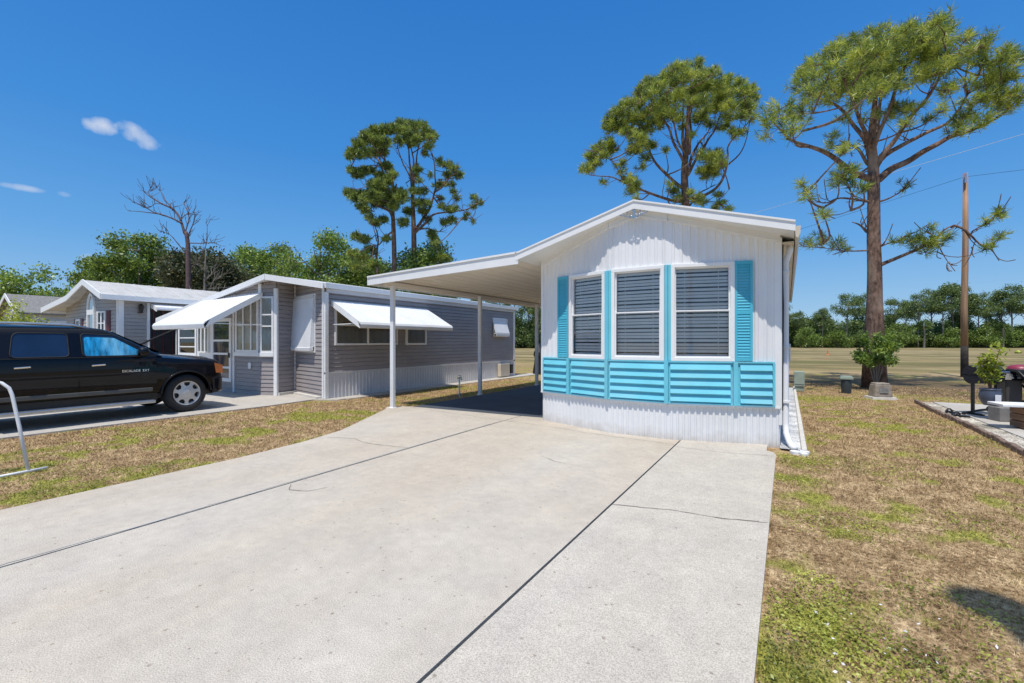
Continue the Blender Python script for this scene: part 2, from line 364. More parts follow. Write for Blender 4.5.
def ground_mat():
    m = bpy.data.materials.new('dry_turf_ground'); t, N, L = nt(m); b = N['Principled BSDF']; b.inputs['Roughness'].default_value = .95; b.inputs['Specular IOR Level'].default_value = .1
    c, g, mp = turf_color(N, L)
    # far pasture: broad pale bands
    sx = N.new('ShaderNodeSeparateXYZ'); L.new(g.outputs['Position'], sx.inputs[0])
    mr = N.new('ShaderNodeMapRange'); mr.inputs[1].default_value = 17; mr.inputs[2].default_value = 34; L.new(sx.outputs['Y'], mr.inputs[0])
    mp2 = N.new('ShaderNodeMapping'); mp2.inputs['Rotation'].default_value = (0, 0, -YAW); mp2.inputs['Scale'].default_value = (.012, .09, 1); L.new(g.outputs['Position'], mp2.inputs['Vector'])
    n = N.new('ShaderNodeTexNoise'); n.inputs['Scale'].default_value = 2.2; n.inputs['Detail'].default_value = 8; L.new(mp2.outputs[0], n.inputs['Vector'])
    r = N.new('ShaderNodeValToRGB'); e = r.color_ramp
    e.elements[0].position = .36; e.elements[0].color = (.13, .13, .05, 1); e.elements[1].position = .66; e.elements[1].color = (.45, .35, .21, 1)
    for p_, c_ in [(.46, (.24, .205, .09)), (.55, (.33, .26, .13))]: x = e.elements.new(p_); x.color = (*c_, 1)
    L.new(n.outputs['Fac'], r.inputs[0])
    # break the bands up, and add bare dark earth where the mower does not reach round the big pine
    nb_ = N.new('ShaderNodeTexNoise'); nb_.inputs['Scale'].default_value = .35; nb_.inputs['Detail'].default_value = 9; L.new(g.outputs['Position'], nb_.inputs['Vector'])
    nm = N.new('ShaderNodeMapRange'); nm.inputs[1].default_value = .36; nm.inputs[2].default_value = .62; L.new(nb_.outputs['Fac'], nm.inputs[0])
    mb_ = N.new('ShaderNodeMixRGB'); mb_.inputs[1].default_value = (.17, .135, .07, 1); L.new(nm.outputs[0], mb_.inputs[0]); L.new(r.outputs[0], mb_.inputs[2])
    ml = N.new('ShaderNodeMixRGB'); ml.inputs[0].default_value = .8; L.new(r.outputs[0], ml.inputs[1]); L.new(mb_.outputs[0], ml.inputs[2])
    mx = N.new('ShaderNodeMixRGB'); L.new(mr.outputs[0], mx.inputs[0]); L.new(c, mx.inputs[1]); L.new(ml.outputs[0], mx.inputs[2])
    ds_ = N.new('ShaderNodeVectorMath'); ds_.operation = 'DISTANCE'; ds_.inputs[1].default_value = (3.2, 20.8, 0)
    mpd = N.new('ShaderNodeMapping'); mpd.inputs['Location'].default_value = (0, 0, 0); mpd.inputs['Scale'].default_value = (1, 1, 0); L.new(g.outputs['Position'], mpd.inputs['Vector'])
    L.new(mpd.outputs[0], ds_.inputs[0])
    dn = N.new('ShaderNodeMath'); dn.operation = 'MULTIPLY_ADD'; dn.inputs[1].default_value = 9; L.new(nb_.outputs['Fac'], dn.inputs[0]); L.new(ds_.outputs['Value'], dn.inputs[2])
    dm = N.new('ShaderNodeMapRange'); dm.inputs[1].default_value = 9.0; dm.inputs[2].default_value = 7.0; dm.inputs[4].default_value = .8; L.new(dn.outputs[0], dm.inputs[0])
    mz = N.new('ShaderNodeMixRGB'); mz.inputs[2].default_value = (.12, .085, .055, 1); L.new(dm.outputs[0], mz.inputs[0]); L.new(mx.outputs[0], mz.inputs[1])
    L.new(mz.outputs[0], b.inputs['Base Color'])
    n2 = N.new('ShaderNodeTexNoise'); n2.inputs['Scale'].default_value = 34; n2.inputs['Detail'].default_value = 7; L.new(g.outputs['Position'], n2.inputs['Vector'])
    bp = N.new('ShaderNodeBump'); bp.inputs['Strength'].default_value = .9; bp.inputs['Distance'].default_value = .03; L.new(n2.outputs['Fac'], bp.inputs['Height']); L.new(bp.outputs[0], b.inputs['Normal'])
    return m
def blade_mat():
    m = bpy.data.materials.new('turf_blades'); t, N, L = nt(m); b = N['Principled BSDF']; b.inputs['Roughness'].default_value = .8; b.inputs['Specular IOR Level'].default_value = .15
    c, g, mp = turf_color(N, L)
    h = N.new('ShaderNodeHueSaturation'); mr = N.new('ShaderNodeMapRange'); mr.inputs[3].default_value = .55; mr.inputs[4].default_value = 1.6
    L.new(g.outputs['Random Per Island'], mr.inputs[0]); L.new(mr.outputs[0], h.inputs['Value']); L.new(c, h.inputs['Color']); L.new(h.outputs[0], b.inputs['Base Color'])
    return m
def concrete(name, base, tint, speck=.5, seed=0):
    m = bpy.data.materials.new(name); t, N, L = nt(m); b = N['Principled BSDF']; b.inputs['Roughness'].default_value = .88; b.inputs['Specular IOR Level'].default_value = .25
    g = N.new('ShaderNodeNewGeometry'); mp = N.new('ShaderNodeMapping'); mp.inputs['Location'].default_value = (seed, seed * 2, 0); L.new(g.outputs['Position'], mp.inputs['Vector'])
    mps = N.new('ShaderNodeMapping'); mps.inputs['Scale'].default_value = (1.1, .35, 1); mps.inputs['Location'].default_value = (seed, 3, 0); mps.inputs['Rotation'].default_value = (0, 0, .35); L.new(g.outputs['Position'], mps.inputs['Vector'])
    def nz(sc, det, src=None, dist=0):
        n = N.new('ShaderNodeTexNoise'); n.inputs['Scale'].default_value = sc; n.inputs['Detail'].default_value = det; n.inputs['Distortion'].default_value = dist
        n.inputs['Roughness'].default_value = .62
        L.new((src or mp).outputs[0], n.inputs['Vector']); return n.outputs['Fac']
    def mul(a, fac, lo, hi, c0, c1):
        mr = N.new('ShaderNodeMapRange'); mr.inputs[1].default_value = lo; mr.inputs[2].default_value = hi; L.new(fac, mr.inputs[0])
        r = N.new('ShaderNodeMixRGB'); r.inputs[1].default_value = (*c0, 1); r.inputs[2].default_value = (*c1, 1); L.new(mr.outputs[0], r.inputs[0])
        x = N.new('ShaderNodeMixRGB'); x.blend_type = 'MULTIPLY'; x.inputs[0].default_value = 1
        L.new(a, x.inputs[1]); L.new(r.outputs[0], x.inputs[2]); return x.outputs[0]
    r = N.new('ShaderNodeMixRGB'); r.inputs[1].default_value = (*base, 1); r.inputs[2].default_value = (*tint, 1)
    mr = N.new('ShaderNodeMapRange'); mr.inputs[1].default_value = .38; mr.inputs[2].default_value = .64; L.new(nz(.55, 5, mps), mr.inputs[0]); L.new(mr.outputs[0], r.inputs[0])
    c = mul(r.outputs[0], nz(2.4, 9), .35, .7, (.91, .91, .92), (1.06, 1.06, 1.05))
    c = mul(c, nz(11, 6), .35, .65, (.94, .94, .94), (1.05, 1.05, 1.05))
    c = mul(c, nz(150, 2), .36, .62, (1 - .42 * speck, 1 - .42 * speck, 1 - .44 * speck), (1.10, 1.10, 1.10))
    v = N.new('ShaderNodeTexVoronoi'); v.inputs['Scale'].default_value = 34; L.new(mp.outputs[0], v.inputs['Vector'])
    w = N.new('ShaderNodeMath'); w.operation = 'MULTIPLY'; L.new(v.outputs['Distance'], w.inputs[0]); 
    sp = N.new('ShaderNodeSeparateColor'); L.new(v.outputs['Color'], sp.inputs[0])
    gt = N.new('ShaderNodeMath'); gt.operation = 'MULTIPLY_ADD'; gt.inputs[1].default_value = 6; gt.inputs[2].default_value = .25; L.new(sp.outputs[0], gt.inputs[0]); L.new(gt.outputs[0], w.inputs[1])
    c = mul(c, w.outputs[0], .05, .14, (.62, .58, .55), (1, 1, 1))
    L.new(c, b.inputs['Base Color'])
    n2 = N.new('ShaderNodeTexNoise'); n2.inputs['Scale'].default_value = 120; n2.inputs['Detail'].default_value = 4; L.new(mp.outputs[0], n2.inputs['Vector'])
    bp = N.new('ShaderNodeBump'); bp.inputs['Strength'].default_value = .35; bp.inputs['Distance'].default_value = .006; L.new(n2.outputs['Fac'], bp.inputs['Height']); L.new(bp.outputs[0], b.inputs['Normal'])
    return m
GROUND = ground_mat(); BLADE = blade_mat()
CON = concrete('driveway_concrete', (.56, .51, .445), (.54, .47, .385), .75)
CON2 = concrete('right_slab_concrete', (.56, .515, .455), (.54, .485, .41), .75, 7)
CON3 = concrete('side_drive_concrete', (.50, .47, .43), (.45, .42, .38), .3, 3)
DARKPAD = mat('dark_carport_floor', (.055, .068, .085), .8, .18, 1.3, .15, 60)  # dark slate tone over the whole carport floor
JOINT = mat('joint_filler', (.055, .05, .045), .9, .3, 12)

# ground: one sheet to the horizon, finer near the camera so it can undulate slightly
def ground():
    xs = np.concatenate([np.linspace(-900, -60, 15), np.linspace(-50, 50, 101), np.linspace(60, 900, 15)])
    ys = np.concatenate([np.linspace(-300, -12, 8), np.linspace(-10, 60, 71), np.linspace(70, 1500, 20)])
    X, Y = np.meshgrid(xs, ys); Z = np.full(X.shape, -.035)
    V = np.stack([X, Y, Z], -1).reshape(-1, 3); nx = len(xs); ny = len(ys)
    i = (np.arange(ny - 1)[:, None] * nx + np.arange(nx - 1)[None]).ravel()
    F = np.stack([i, i + 1, i + nx + 1, i + nx], 1)
    tag(new_obj('ground', V, F, GROUND), kind='structure')
ground()
def slab(name, pts, z, m, t=.1, kind='structure'):
    b = MB(); b.prism([(x, y, z - t) for x, y in pts][::1], (0, 0, t)); o = b.build(name, m)
    return tag(o, kind=kind)
ye = -5
g2 = .011
slab('driveway', [(-6.0, ye), (-4.47 - g2, ye), (-4.47 - g2, 1), (-4.6 - g2, 7.07), (-4.6, 7.3), (-4.6, 7.93), (-7.42, 7.78), (-7.83, 7.62), (-7.86, 7.45), (-7.62, 7.18), (-7.2, 6.43), (-6.8, 5.72), (-6.45, 5.08), (-6.2, 4.2), (-6.06, 3.2), (-6.0, 1.2)], 0, CON)
slab('driveway_middle', [(-4.47 + g2, ye), (-1.385 - g2, ye), (-1.385 - g2, 7.6), (-4.0, 7.98), (-4.58, 7.94), (-4.58, 7.08), (-4.47 + g2, 1)], 0, CON)
slab('driveway_right', [(-1.385 + g2, ye), (-.125, ye), (-.125, 6.95), (-.16, 7.1), (-.24, 7.16), (-.24, 7.9), (-1.385 + g2, 7.9)], .002, CON2)
slab('joint_bed', [(-4.66, ye), (-4.4, ye), (-4.4, 7.9), (-4.7, 7.9)], -.022, JOINT, .06)
slab('joint_bed_right', [(-1.45, ye), (-1.3, ye), (-1.3, 7.5), (-1.45, 7.5)], -.022, JOINT, .06)
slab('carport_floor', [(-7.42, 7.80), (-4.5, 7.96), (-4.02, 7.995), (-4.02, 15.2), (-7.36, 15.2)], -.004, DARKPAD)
slab('neighbor_drive', [(-18.8, -6), (-10.5, -6), (-10.5, 3), (-10.42, 6.2), (-10.55, 7.45), (-9.95, 7.75), (-9.95, 8.0), (-18.8, 8.0)], -.006, CON3)
slab('side_path', [(-10.6, 8.02), (-9.9, 8.02), (-9.84, 19), (-10.6, 19)], -.008, CON3)
slab('patio', [(3.18, 5.0), (9.5, 5.0), (9.5, 14.9), (3.06, 14.9)], .02, CON3)
slab('house_walk', [(-26, 3), (-19.2, 3), (-19.2, 6.4), (-26, 6.4)], -.006, CON3)

# hairline cracks: irregular sunken-looking ribbons of dirt lying in the concrete
def crack(name, pts, w=.006, z=.0035, jit=.03, col=None):
    b = MB(); P = []
    for (a, c) in zip(pts, pts[1:]):
        n = max(2, int(math.hypot(c[0] - a[0], c[1] - a[1]) / .05))
        for i in range(n):
            t = i / n; P.append((a[0] + (c[0] - a[0]) * t, a[1] + (c[1] - a[1]) * t))
    P.append(pts[-1]); Q = []
    for i, (x, y) in enumerate(P):
        n1 = mnoise.noise(Vector((x * 3, y * 3, 1.7))) * jit + mnoise.noise(Vector((x * 14, y * 14, 4.7))) * jit * .5
        Q.append((x + n1 * .5, y + n1))
    for i in range(len(Q) - 1):
        d = Vector((Q[i + 1][0] - Q[i][0], Q[i + 1][1] - Q[i][1])); 
        if d.length < 1e-6: continue
        d.normalize(); nn = Vector((-d.y, d.x)); wa = w * (.35 + .9 * abs(mnoise.noise(Vector((i * .31, 0, w * 99))))); wb = w * (.35 + .9 * abs(mnoise.noise(Vector(((i + 1) * .31, 0, w * 99)))))
        b.quad((Q[i][0] - nn.x * wa, Q[i][1] - nn.y * wa, z), (Q[i + 1][0] - nn.x * wb, Q[i + 1][1] - nn.y * wb, z), (Q[i + 1][0] + nn.x * wb, Q[i + 1][1] + nn.y * wb, z), (Q[i][0] + nn.x * wa, Q[i][1] + nn.y * wa, z))
    return tag(b.build(name, col or CRK), kind='structure')
CRK = mat('crack_dirt', (.17, .15, .13), .95, .3, 20)
crack('driveway_crack', [(-1.37, 4.05), (-.9, 4.18), (-.45, 4.22), (-.14, 4.3)], .008, .006)
crack('driveway_crack', [(-1.36, 6.75), (-.8, 6.72), (-.15, 6.85)], .005, .006)
crack('driveway_crack', [(-6.15, 4.62), (-5.7, 4.75), (-5.2, 4.62), (-4.58, 4.75)], .007)
crack('driveway_crack', [(-4.45, 2.9), (-4.3, 2.78), (-4.1, 2.85), (-4.05, 3.0)], .006)
crack('driveway_crack', [(-2.75, 5.3), (-2.5, 5.15), (-2.3, 5.1)], .004)
crack('driveway_crack', [(-7.4, 7.72), (-5.6, 7.45), (-4.62, 7.3), (-3.6, 7.2), (-2.5, 6.98), (-1.4, 6.9)], .006)
# feathered cement patching along the right joint
PATCH = mat('cement_patch', (.45, .43, .40), .9, .1, 9, .2, 60)
#crack('joint_patch', [(-1.46, 1.0), (-1.44, 2.6), (-1.45, 4.4), (-1.43, 6.2)], .03, .0052, .05, PATCH)
crack('joint_patch', [(-4.50, 0.2), (-4.51, 1.6), (-4.555, 3.4), (-4.6, 5.6), (-4.64, 6.9)], .018, .0032, .04, PATCH)

# ------------------------------------------------------------------ grass blades (stuff)
def inside(x, y):
    left = (x > -10.44) & (x < np.interp(y, [-5, 1.2, 3.2, 4.2, 5.08, 5.72, 6.43, 7.18, 7.5, 7.8, 8.2, 15], [-6.03, -6.03, -6.1, -6.25, -6.5, -6.85, -7.25, -7.68, -7.9, -7.6, -7.46, -7.4])) & ~((y > 7.4) & (x < -9.86))
    right = (x > np.where(y < 7.2, -.115 - .03 * (np.sin(y * 9) * np.sin(y * 23 + 1) > .3), .26)) & ~((x > 2.70) & (y > 5) & (y < 15))
    return left | right
def blades(n, x0, x1, y0, y1, h, w, name):
    x = rng.uniform(x0, x1, n); y = rng.uniform(y0, y1, n)
    d = np.hypot(x, y)
    keep = inside(x, y) & (rng.random(n) < np.clip(3.2 / np.maximum(d, .8), 0, 1) ** 1.3)
    x, y = x[keep], y[keep]; n = len(x); d = np.hypot(x, y); s = np.clip(d / 4.5, .75, 2.2)
    a = rng.uniform(0, 2 * PI, n); lean = rng.uniform(.3, 2.8, n); hh = h * rng.uniform(.4, 1.4, n) * (.8 + .2 * s); ww = w * s * rng.uniform(.6, 1.4, n)
    b = np.stack([x, y, np.full(n, -.037)], 1); dirx, diry = np.cos(a), np.sin(a)
    p0 = b + np.stack([-diry * ww, dirx * ww, 0 * x], 1); p1 = b - np.stack([-diry * ww, dirx * ww, 0 * x], 1)
    p2 = b + np.stack([dirx * lean * hh, diry * lean * hh, hh], 1)
    V = np.stack([p0, p1, p2], 1).reshape(-1, 3); F = np.arange(3 * n).reshape(-1, 3)
    tag(new_obj(name, V, F, BLADE), 'short dry lawn grass, brown with green patches', 'grass', kind='stuff')
blades(1500000, -.2, 9, .8, 20, .026, .0019, 'lawn_grass')
blades(600000, -10.5, -5.9, -1, 16, .026, .0022, 'strip_grass')
# low green weeds and small pale flowers near the drive
def weeds():
    C = []
    for (cx, cy, r, n) in [(.12, 2.95, .32, 900), (.45, 2.75, .30, 700), (.2, 3.4, .2, 300), (.95, 2.7, .35, 600), (.35, 4.6, .35, 500), (.2, 7.0, .5, 900), (.9, 6.9, .5, 500), (.1, 5.9, .25, 250), (.0, 2.4, .2, 400), (.7, 2.2, .4, 700), (.75, 3.5, .35, 350), (1.2, 5.2, .4, 250), (2.5, 9.5, .5, 500), (2.4, 11.5, .5, 500), (2.2, 13.5, .5, 400), (-6.3, 1.6, .35, 700), (-6.5, 2.4, .4, 500), (-7.2, 1.7, .5, 400), (-8.6, 3.5, .5, 400), (-9.4, 4.2, .5, 500), (-7.7, 8.4, .4, 500), (-7.7, 10.5, .6, 700), (-7.8, 12.5, .6, 600)]:
        rr = r * np.sqrt(rng.random(n)) * rng.uniform(.6, 1.3, n); a = rng.uniform(0, 2 * PI, n)
        C.append(np.stack([cx + rr * np.cos(a), cy + rr * np.sin(a), rng.uniform(-.03, .004, n)], 1))
    C = np.concatenate(C); C = np.repeat(C[rng.random(len(C)) < .62], 3, 0); C[:, :2] += rng.normal(0, .025, (len(C), 2)); C = C[inside(C[:, 0], C[:, 1])]
    V, F = leaf_quads(C, .0095, flat=.6)
    tag(new_obj('lawn_weeds', V, F, M['weed']), 'low green clover weeds spreading in the lawn', 'weeds', kind='stuff')
    n = 70; P = np.stack([rng.normal(.3, .3, n), rng.normal(2.6, .35, n), rng.uniform(-.005, .012, n)], 1); P = P[P[:, 0] > -.08]
    V, F = leaf_quads(P, .009, flat=.5)
    tag(new_obj('lawn_flowers', V, F, M['flower']), 'tiny white flowers scattered among the weeds', 'flowers', kind='stuff')
def leaf_quads(C, size, flat=0.0, aspect=.55, up=0.0):
    """one small folded leaf (2 tris as a rhombus) per centre"""
    n = len(C); s = size * rng.uniform(.6, 1.4, n)[:, None]
    a = rng.normal(size=(n, 3)); a[:, 2] *= (1 - flat); a /= np.linalg.norm(a, axis=1)[:, None]
    b = rng.normal(size=(n, 3)); b[:, 2] *= (1 - flat); b -= (b * a).sum(1)[:, None] * a; b /= np.linalg.norm(b, axis=1)[:, None] + 1e-9
    V = np.stack([C - a * s, C + b * s * aspect, C + a * s, C - b * s * aspect], 1).reshape(-1, 3)
    return V, np.arange(4 * n).reshape(-1, 4)
M['weed'] = leaf_mat('clover_leaves', (.13, .14, .02), (.34, .36, .05), (.56, .56, .12), .3)
M['flower'] = mat('flower_white', (.75, .72, .75), .7)
weeds()
# ------------------------------------------------------------------ white mobile home with turquoise trim
CX0 = -2.045
def sof(x): return 3.585 - .286 * abs(x - CX0)
HC = [(-4.0, 7.74), (-2.5, 7.22), (-1.56, 7.2), (-.09, 7.6)]
TL, TM, TR = frame(HC[0], HC[1]), frame(HC[1], HC[2]), frame(HC[2], HC[3])
home = thing('mobile_home', 'white mobile home with a gabled front, three blind-covered windows and turquoise shutters', 'mobile home', (CX0, 7.3, 0))
spec = [(TL, .74, 1.50), (TM, .07, .87), (TR, .06, .905)]   # window openings
WZ0, WZ1 = 1.21, 2.665
b = MB()
for T, w0, w1 in spec:
    top = lambda u, T=T: sof(T(u, 0, 0)[0]) + .01
    ribs(b, T, 0, w0, .54, top, .115, .014)
    ribs(b, T, w1, T.L, .54, top, .115, .014)
    ribs(b, T, w0, w1, .54, WZ0, .115, .014)
    ribs(b, T, w0, w1, WZ1, top, .115, .014)
b.build('front_wall', M['wall'], home)
# side and rear walls
b = MB()
SR = frame((-.09, 7.6), (-.09, 19)); SL = frame((-4.0, 19), (-4.0, 7.74)); BK = frame((-.09, 19), (-4, 19))
ribs(b, SR, 0, SR.L, .5, 3.03, .115, .014); ribs(b, SL, 0, SL.L, .5, 3.03, .115, .014); ribs(b, BK, 0, BK.L, .5, 3.0, .115, .014)
b.prism([(-4, 19, 3.0), (-.09, 19, 3.0), (CX0, 19, 3.57)], (0, -.02, 0))
b.build('side_wall', M['wall'], home)
# skirting under the turquoise band
b = MB()
for T in (TL, TM, TR): ribs(b, T, 0, T.L, -.05, .535, .085, .016, -.012)
for T in (SR, SL): ribs(b, T, 0, T.L, -.05, .5, .085, .016, -.012)
sk = b.build('skirting', M['splash'], home)
b = MB()
for T in (TL, TM, TR): b.box(-.002, T.L + .002, -.01, .040, .532, .556, T)
b.build('skirt_ledge', M['white'], home)
# corner boards
b = MB()
b.box(-.005, .055, -.01, .03, .556, 3.02, TL); b.box(TR.L - .07, TR.L + .012, -.01, .03, .556, 2.98, TR)
b.box(-.012, .05, -.01, .028, .3, 3.0, SR)
b.build_each('corner_board', M['trim'], home)
# louvred turquoise band below the windows
bb = MB(); lv = MB()
zb, zt = .558, 1.205
for T, ed in [(TL, [(.06, .70), (.75, 1.588)]), (TM, [(-.0, .93)]), (TR, [(.0, .90), (.97, 1.45)])]:
    for a, c in ed:
        lv.box(a, c, .012, .022, zb, zt, T)
        k = 5; h = (zt - zb - .05) / k
        for i in range(k):
            z = zb + .02 + i * h
            lv.add([T(a + .03, .064, z + .022), T(c - .03, .064, z + .022), T(c - .03, .030, z + h - .010), T(a + .03, .030, z + h - .010),
                    T(a + .03, .022, z + .022), T(c - .03, .022, z + .022), T(c - .03, .022, z + h - .010), T(a + .03, .022, z + h - .010)],
                   [[0, 1, 2, 3], [4, 5, 1, 0], [0, 3, 7, 4], [1, 5, 6, 2], [3, 2, 6, 7]])
        bb.box(a, c, .022, .046, zt - .022, zt, T); bb.box(a, c, .022, .05, zb, zb + .020, T)
for T, u in [(TL, .715), (TL, 1.57), (TM, .925), (TR, .935)]:
    bb.box(u - .03, u + .03, .016, .066, zb + .001, zt + .003, T)
for T, u in [(TL, .075), (TR, 1.44)]: bb.box(u - .015, u + .015, .024, .054, zb + .021, zt - .023, T)
band = lv.build('louvred_panel', M['blue'], home)
bb.build_each('batten', M['blue'], band)
# blue mullion strips between the windows
b = MB()
b.box(1.52, 1.588, .004, .030, WZ0, 2.66, TL); b.box(.0, .05, .004, .030, WZ0, 2.66, TM); b.box(.895, .94, .004, .030, WZ0, 2.67, TM); b.box(0, .04, .004, .030, WZ0, 2.67, TR)
b.build_each('mullion_strip', M['blue'], home)
# shutters
for T, a, c in [(TL, .44, .705), (TR, .925, 1.165)]:
    b = MB(); z0, z1 = 1.215, 2.672 if T is TL else 2.68
    b.box(a, c, .012, .028, z0, z1, T)
    for p, q in [(a, a + .035), (c - .035, c)]: b.box(p, q, .028, .042, z0, z1, T)
    for p, q in [(z0, z0 + .05), (1.90, 1.955), (z1 - .05, z1)]: b.box(a + .035, c - .035, .028, .042, p, q, T)
    for lo, hi in [(z0 + .05, 1.90), (1.955, z1 - .05)]:
        n = int((hi - lo) / .042)
        for i in range(n):
            z = lo + (i + .12) * (hi - lo) / n
            b.quad(T(a + .037, .040, z), T(c - .037, .040, z), T(c - .037, .029, z + .036), T(a + .037, .029, z + .036))
    b.build('shutter', M['blue_dark'], home)
# windows: frame, two sashes, glass, blinds
def main_window(T, a, c):
    f = MB(); window_frame(f, T, a - .02, c + .02, WZ0 - .005, WZ1 + .01, .055, -.05, .045)
    fo = f.build('window', M['trim'], home); bevel(fo, .004)
    s = MB(); zm = 1.955
    window_frame(s, T, a + .034, c - .034, WZ0 + .049, zm + .02, .022, -.015, .028)
    window_frame(s, T, a + .034, c - .034, zm - .014, WZ1 - .044, .022, -.045, .005)
    s.build('sash', M['trim'], fo)
    g = MB(); g.quad(T(a + .05, .006, WZ0 + .06), T(c - .05, .006, WZ0 + .06), T(c - .05, .006, zm), T(a + .05, .006, zm))
    g.quad(T(a + .05, -.02, zm), T(c - .05, -.02, zm), T(c - .05, -.02, WZ1 - .06), T(a + .05, -.02, WZ1 - .06))
    g.build('pane', M['glass'], fo)
    bl = MB(); n = 24; 
    for i in range(n):
        z = WZ0 + .06 + i * (WZ1 - WZ0 - .12) / n; sag = .004 * math.sin(i * 1.7)
        z += sag * 1.5; 
        bl.add([T(a + .045, -.060, z + .0), T(c - .045, -.060, z + .0), T(c - .045, -.068, z + .040), T(a + .045, -.068, z + .040),
                T(a + .045, -.0615, z - .001), T(c - .045, -.0615, z - .001), T(c - .045, -.0695, z + .039), T(a + .045, -.0695, z + .039)],
               [[0, 1, 2, 3], [7, 6, 5, 4], [4, 5, 1, 0], [3, 2, 6, 7]])
    bl.box(a + .04, c - .04, -.115, -.07, WZ1 - .075, WZ1 - .03, T)
    for q in (.22, .78): 
        u = a + (c - a) * q; bl.box(u - .004, u + .004, -.074, -.072, WZ0 + .06, WZ1 - .06, T)
    bl.build('blind', M['blind'], fo)
    d = MB(); d.box(a - .1, c + .1, -.62, -.6, WZ0 - .1, WZ1 + .1, T); d.box(a - .1, c + .1, -.6, -.14, WZ0 - .12, WZ0 - .1, T); d.box(a - .1, c + .1, -.6, -.14, WZ1 + .1, WZ1 + .12, T)
    d.build('room_backing', M['dark'], fo)
for T, a, c in spec: main_window(T, a, c)
# roof
b = MB(); y0, y1 = 7.07, 19.2; xe = 2.13; th = .05
def zr(x): return sof(x) + .055
for sgn in (-1, 1):
    xa, xb = CX0, CX0 + sgn * xe
    b.prism([(xa, y0, sof(xa)), (xb, y0, sof(xb)), (xb, y0, zr(xb)), (xa, y0, zr(xa))], (0, y1 - y0, 0))
    for k in range(1, 13):
        x = CX0 + sgn * k * .165
    for k in range(1, 40):
        y = y0 + k * .305
        b.prism([(xa, y, zr(xa)), (xb, y, zr(xb)), (xb, y, zr(xb) + .018), (xa, y, zr(xa) + .018)], (0, .02, 0))
roof = b.build('roof', M['roof_white'], home)
b = MB()
for sgn in (-1, 1):
    xa, xb = CX0, CX0 + sgn * (xe + .01)
    lo, hi = -.015, .125
    b.prism([(xa, 7.045, sof(xa) + lo), (xb, 7.045, sof(xb) + lo), (xb, 7.045, sof(xb) + .10), (xa, 7.045, sof(xa) + .10)], (0, .024, 0))
    b.prism([(xa, 7.03, sof(xa) + .10), (xb, 7.03, sof(xb) + .10), (xb, 7.03, sof(xb) + hi), (xa, 7.03, sof(xa) + hi)], (0, .08, 0))
b.build('fascia', M['trim'], roof)
# frieze board following the rake on the three wall facets, with a lower trim bead
b = MB()
for T in (TL, TM, TR):
    cuts = [0, T.L]
    if T is TM: cuts = [0, T.L * abs(CX0 - HC[1][0]) / abs(HC[2][0] - HC[1][0]), T.L]
    for a, c in zip(cuts, cuts[1:]):
        za, zc = sof(T(a, 0, 0)[0]), sof(T(c, 0, 0)[0])
        for lo, hi, o in [(-.085, 0.004, .026), (-.108, -.084, .040)]:
            b.hexa([T(a, 0, za + lo), T(c, 0, zc + lo), T(c, o, zc + lo), T(a, o, za + lo), T(a, 0, za + hi), T(c, 0, zc + hi), T(c, o, zc + hi), T(a, o, za + hi)])
b.build('frieze_board', M['trim'], home)
# gable ornament
b = MB(); oz, oy = 3.50, 7.06
b.box(CX0 - .012, CX0 + .012, oy - .006, oy + .006, oz - .08, oz + .075)
for sgn in (-1, 1):
    for (r, cx, cz) in [(.045, .055, .02), (.03, .13, .015), (.022, .045, -.05)]:
        b.tube([(CX0 + sgn * (cx + r * math.cos(t)), oy, oz + cz + r * math.sin(t)) for t in [i * PI / 6 for i in range(13)]], .007, 5)
    b.tube([(CX0, oy, oz - .07), (CX0 + sgn * .1, oy, oz - .035), (CX0 + sgn * .22, oy, oz + .0)], .008, 5)
b.build('gable_ornament', M['silver'], home)
# eave gutter and downspout on the right side
b = MB(); b.prism([(.085, 7.10, 3.03), (.10, 7.10, 2.89), (.125, 7.10, 2.87), (.15, 7.10, 2.93), (.155, 7.10, 3.03)], (0, 12.0, 0))
b.box(-.085, .085, 7.62, 19.1, 2.90, 2.93)
b.build('gutter', M['gutter'], home)
b = MB()
path = [(.05, 7.80, 2.95), (.03, 7.80, 2.82), (-.02, 7.80, 2.66), (-.02, 7.80, 1.5), (-.02, 7.80, .32), (-.01, 7.74, .16), (.03, 7.62, .06), (.06, 7.50, .03), (.09, 7.40, .02)]
b.tube(path, .043, 10)
ds = b.build('downspout', M['white'], home, True)
b = MB()
for z in (2.5, 1.4, .6): b.box(-.075, .03, 7.745, 7.855, z, z + .03)
b.build_each('strap', M['trim'], ds)
b = MB()
b.tube([(-.055, 7.66, 2.9), (-.06, 7.655, 2.5), (-.05, 7.66, 2.0), (-.055, 7.66, 1.4), (-.06, 7.66, .5)], .012, 6)
b.build('cable', M['rubber'], home, True)
b = MB(); b.box(-.075, .07, 12.0, 12.35, 1.05, 1.45); b.tube([(0, 12.2, 1.05), (0, 12.2, .2)], .025, 8)
bevel(b.build('meter_box', M['silver'], home), .01)
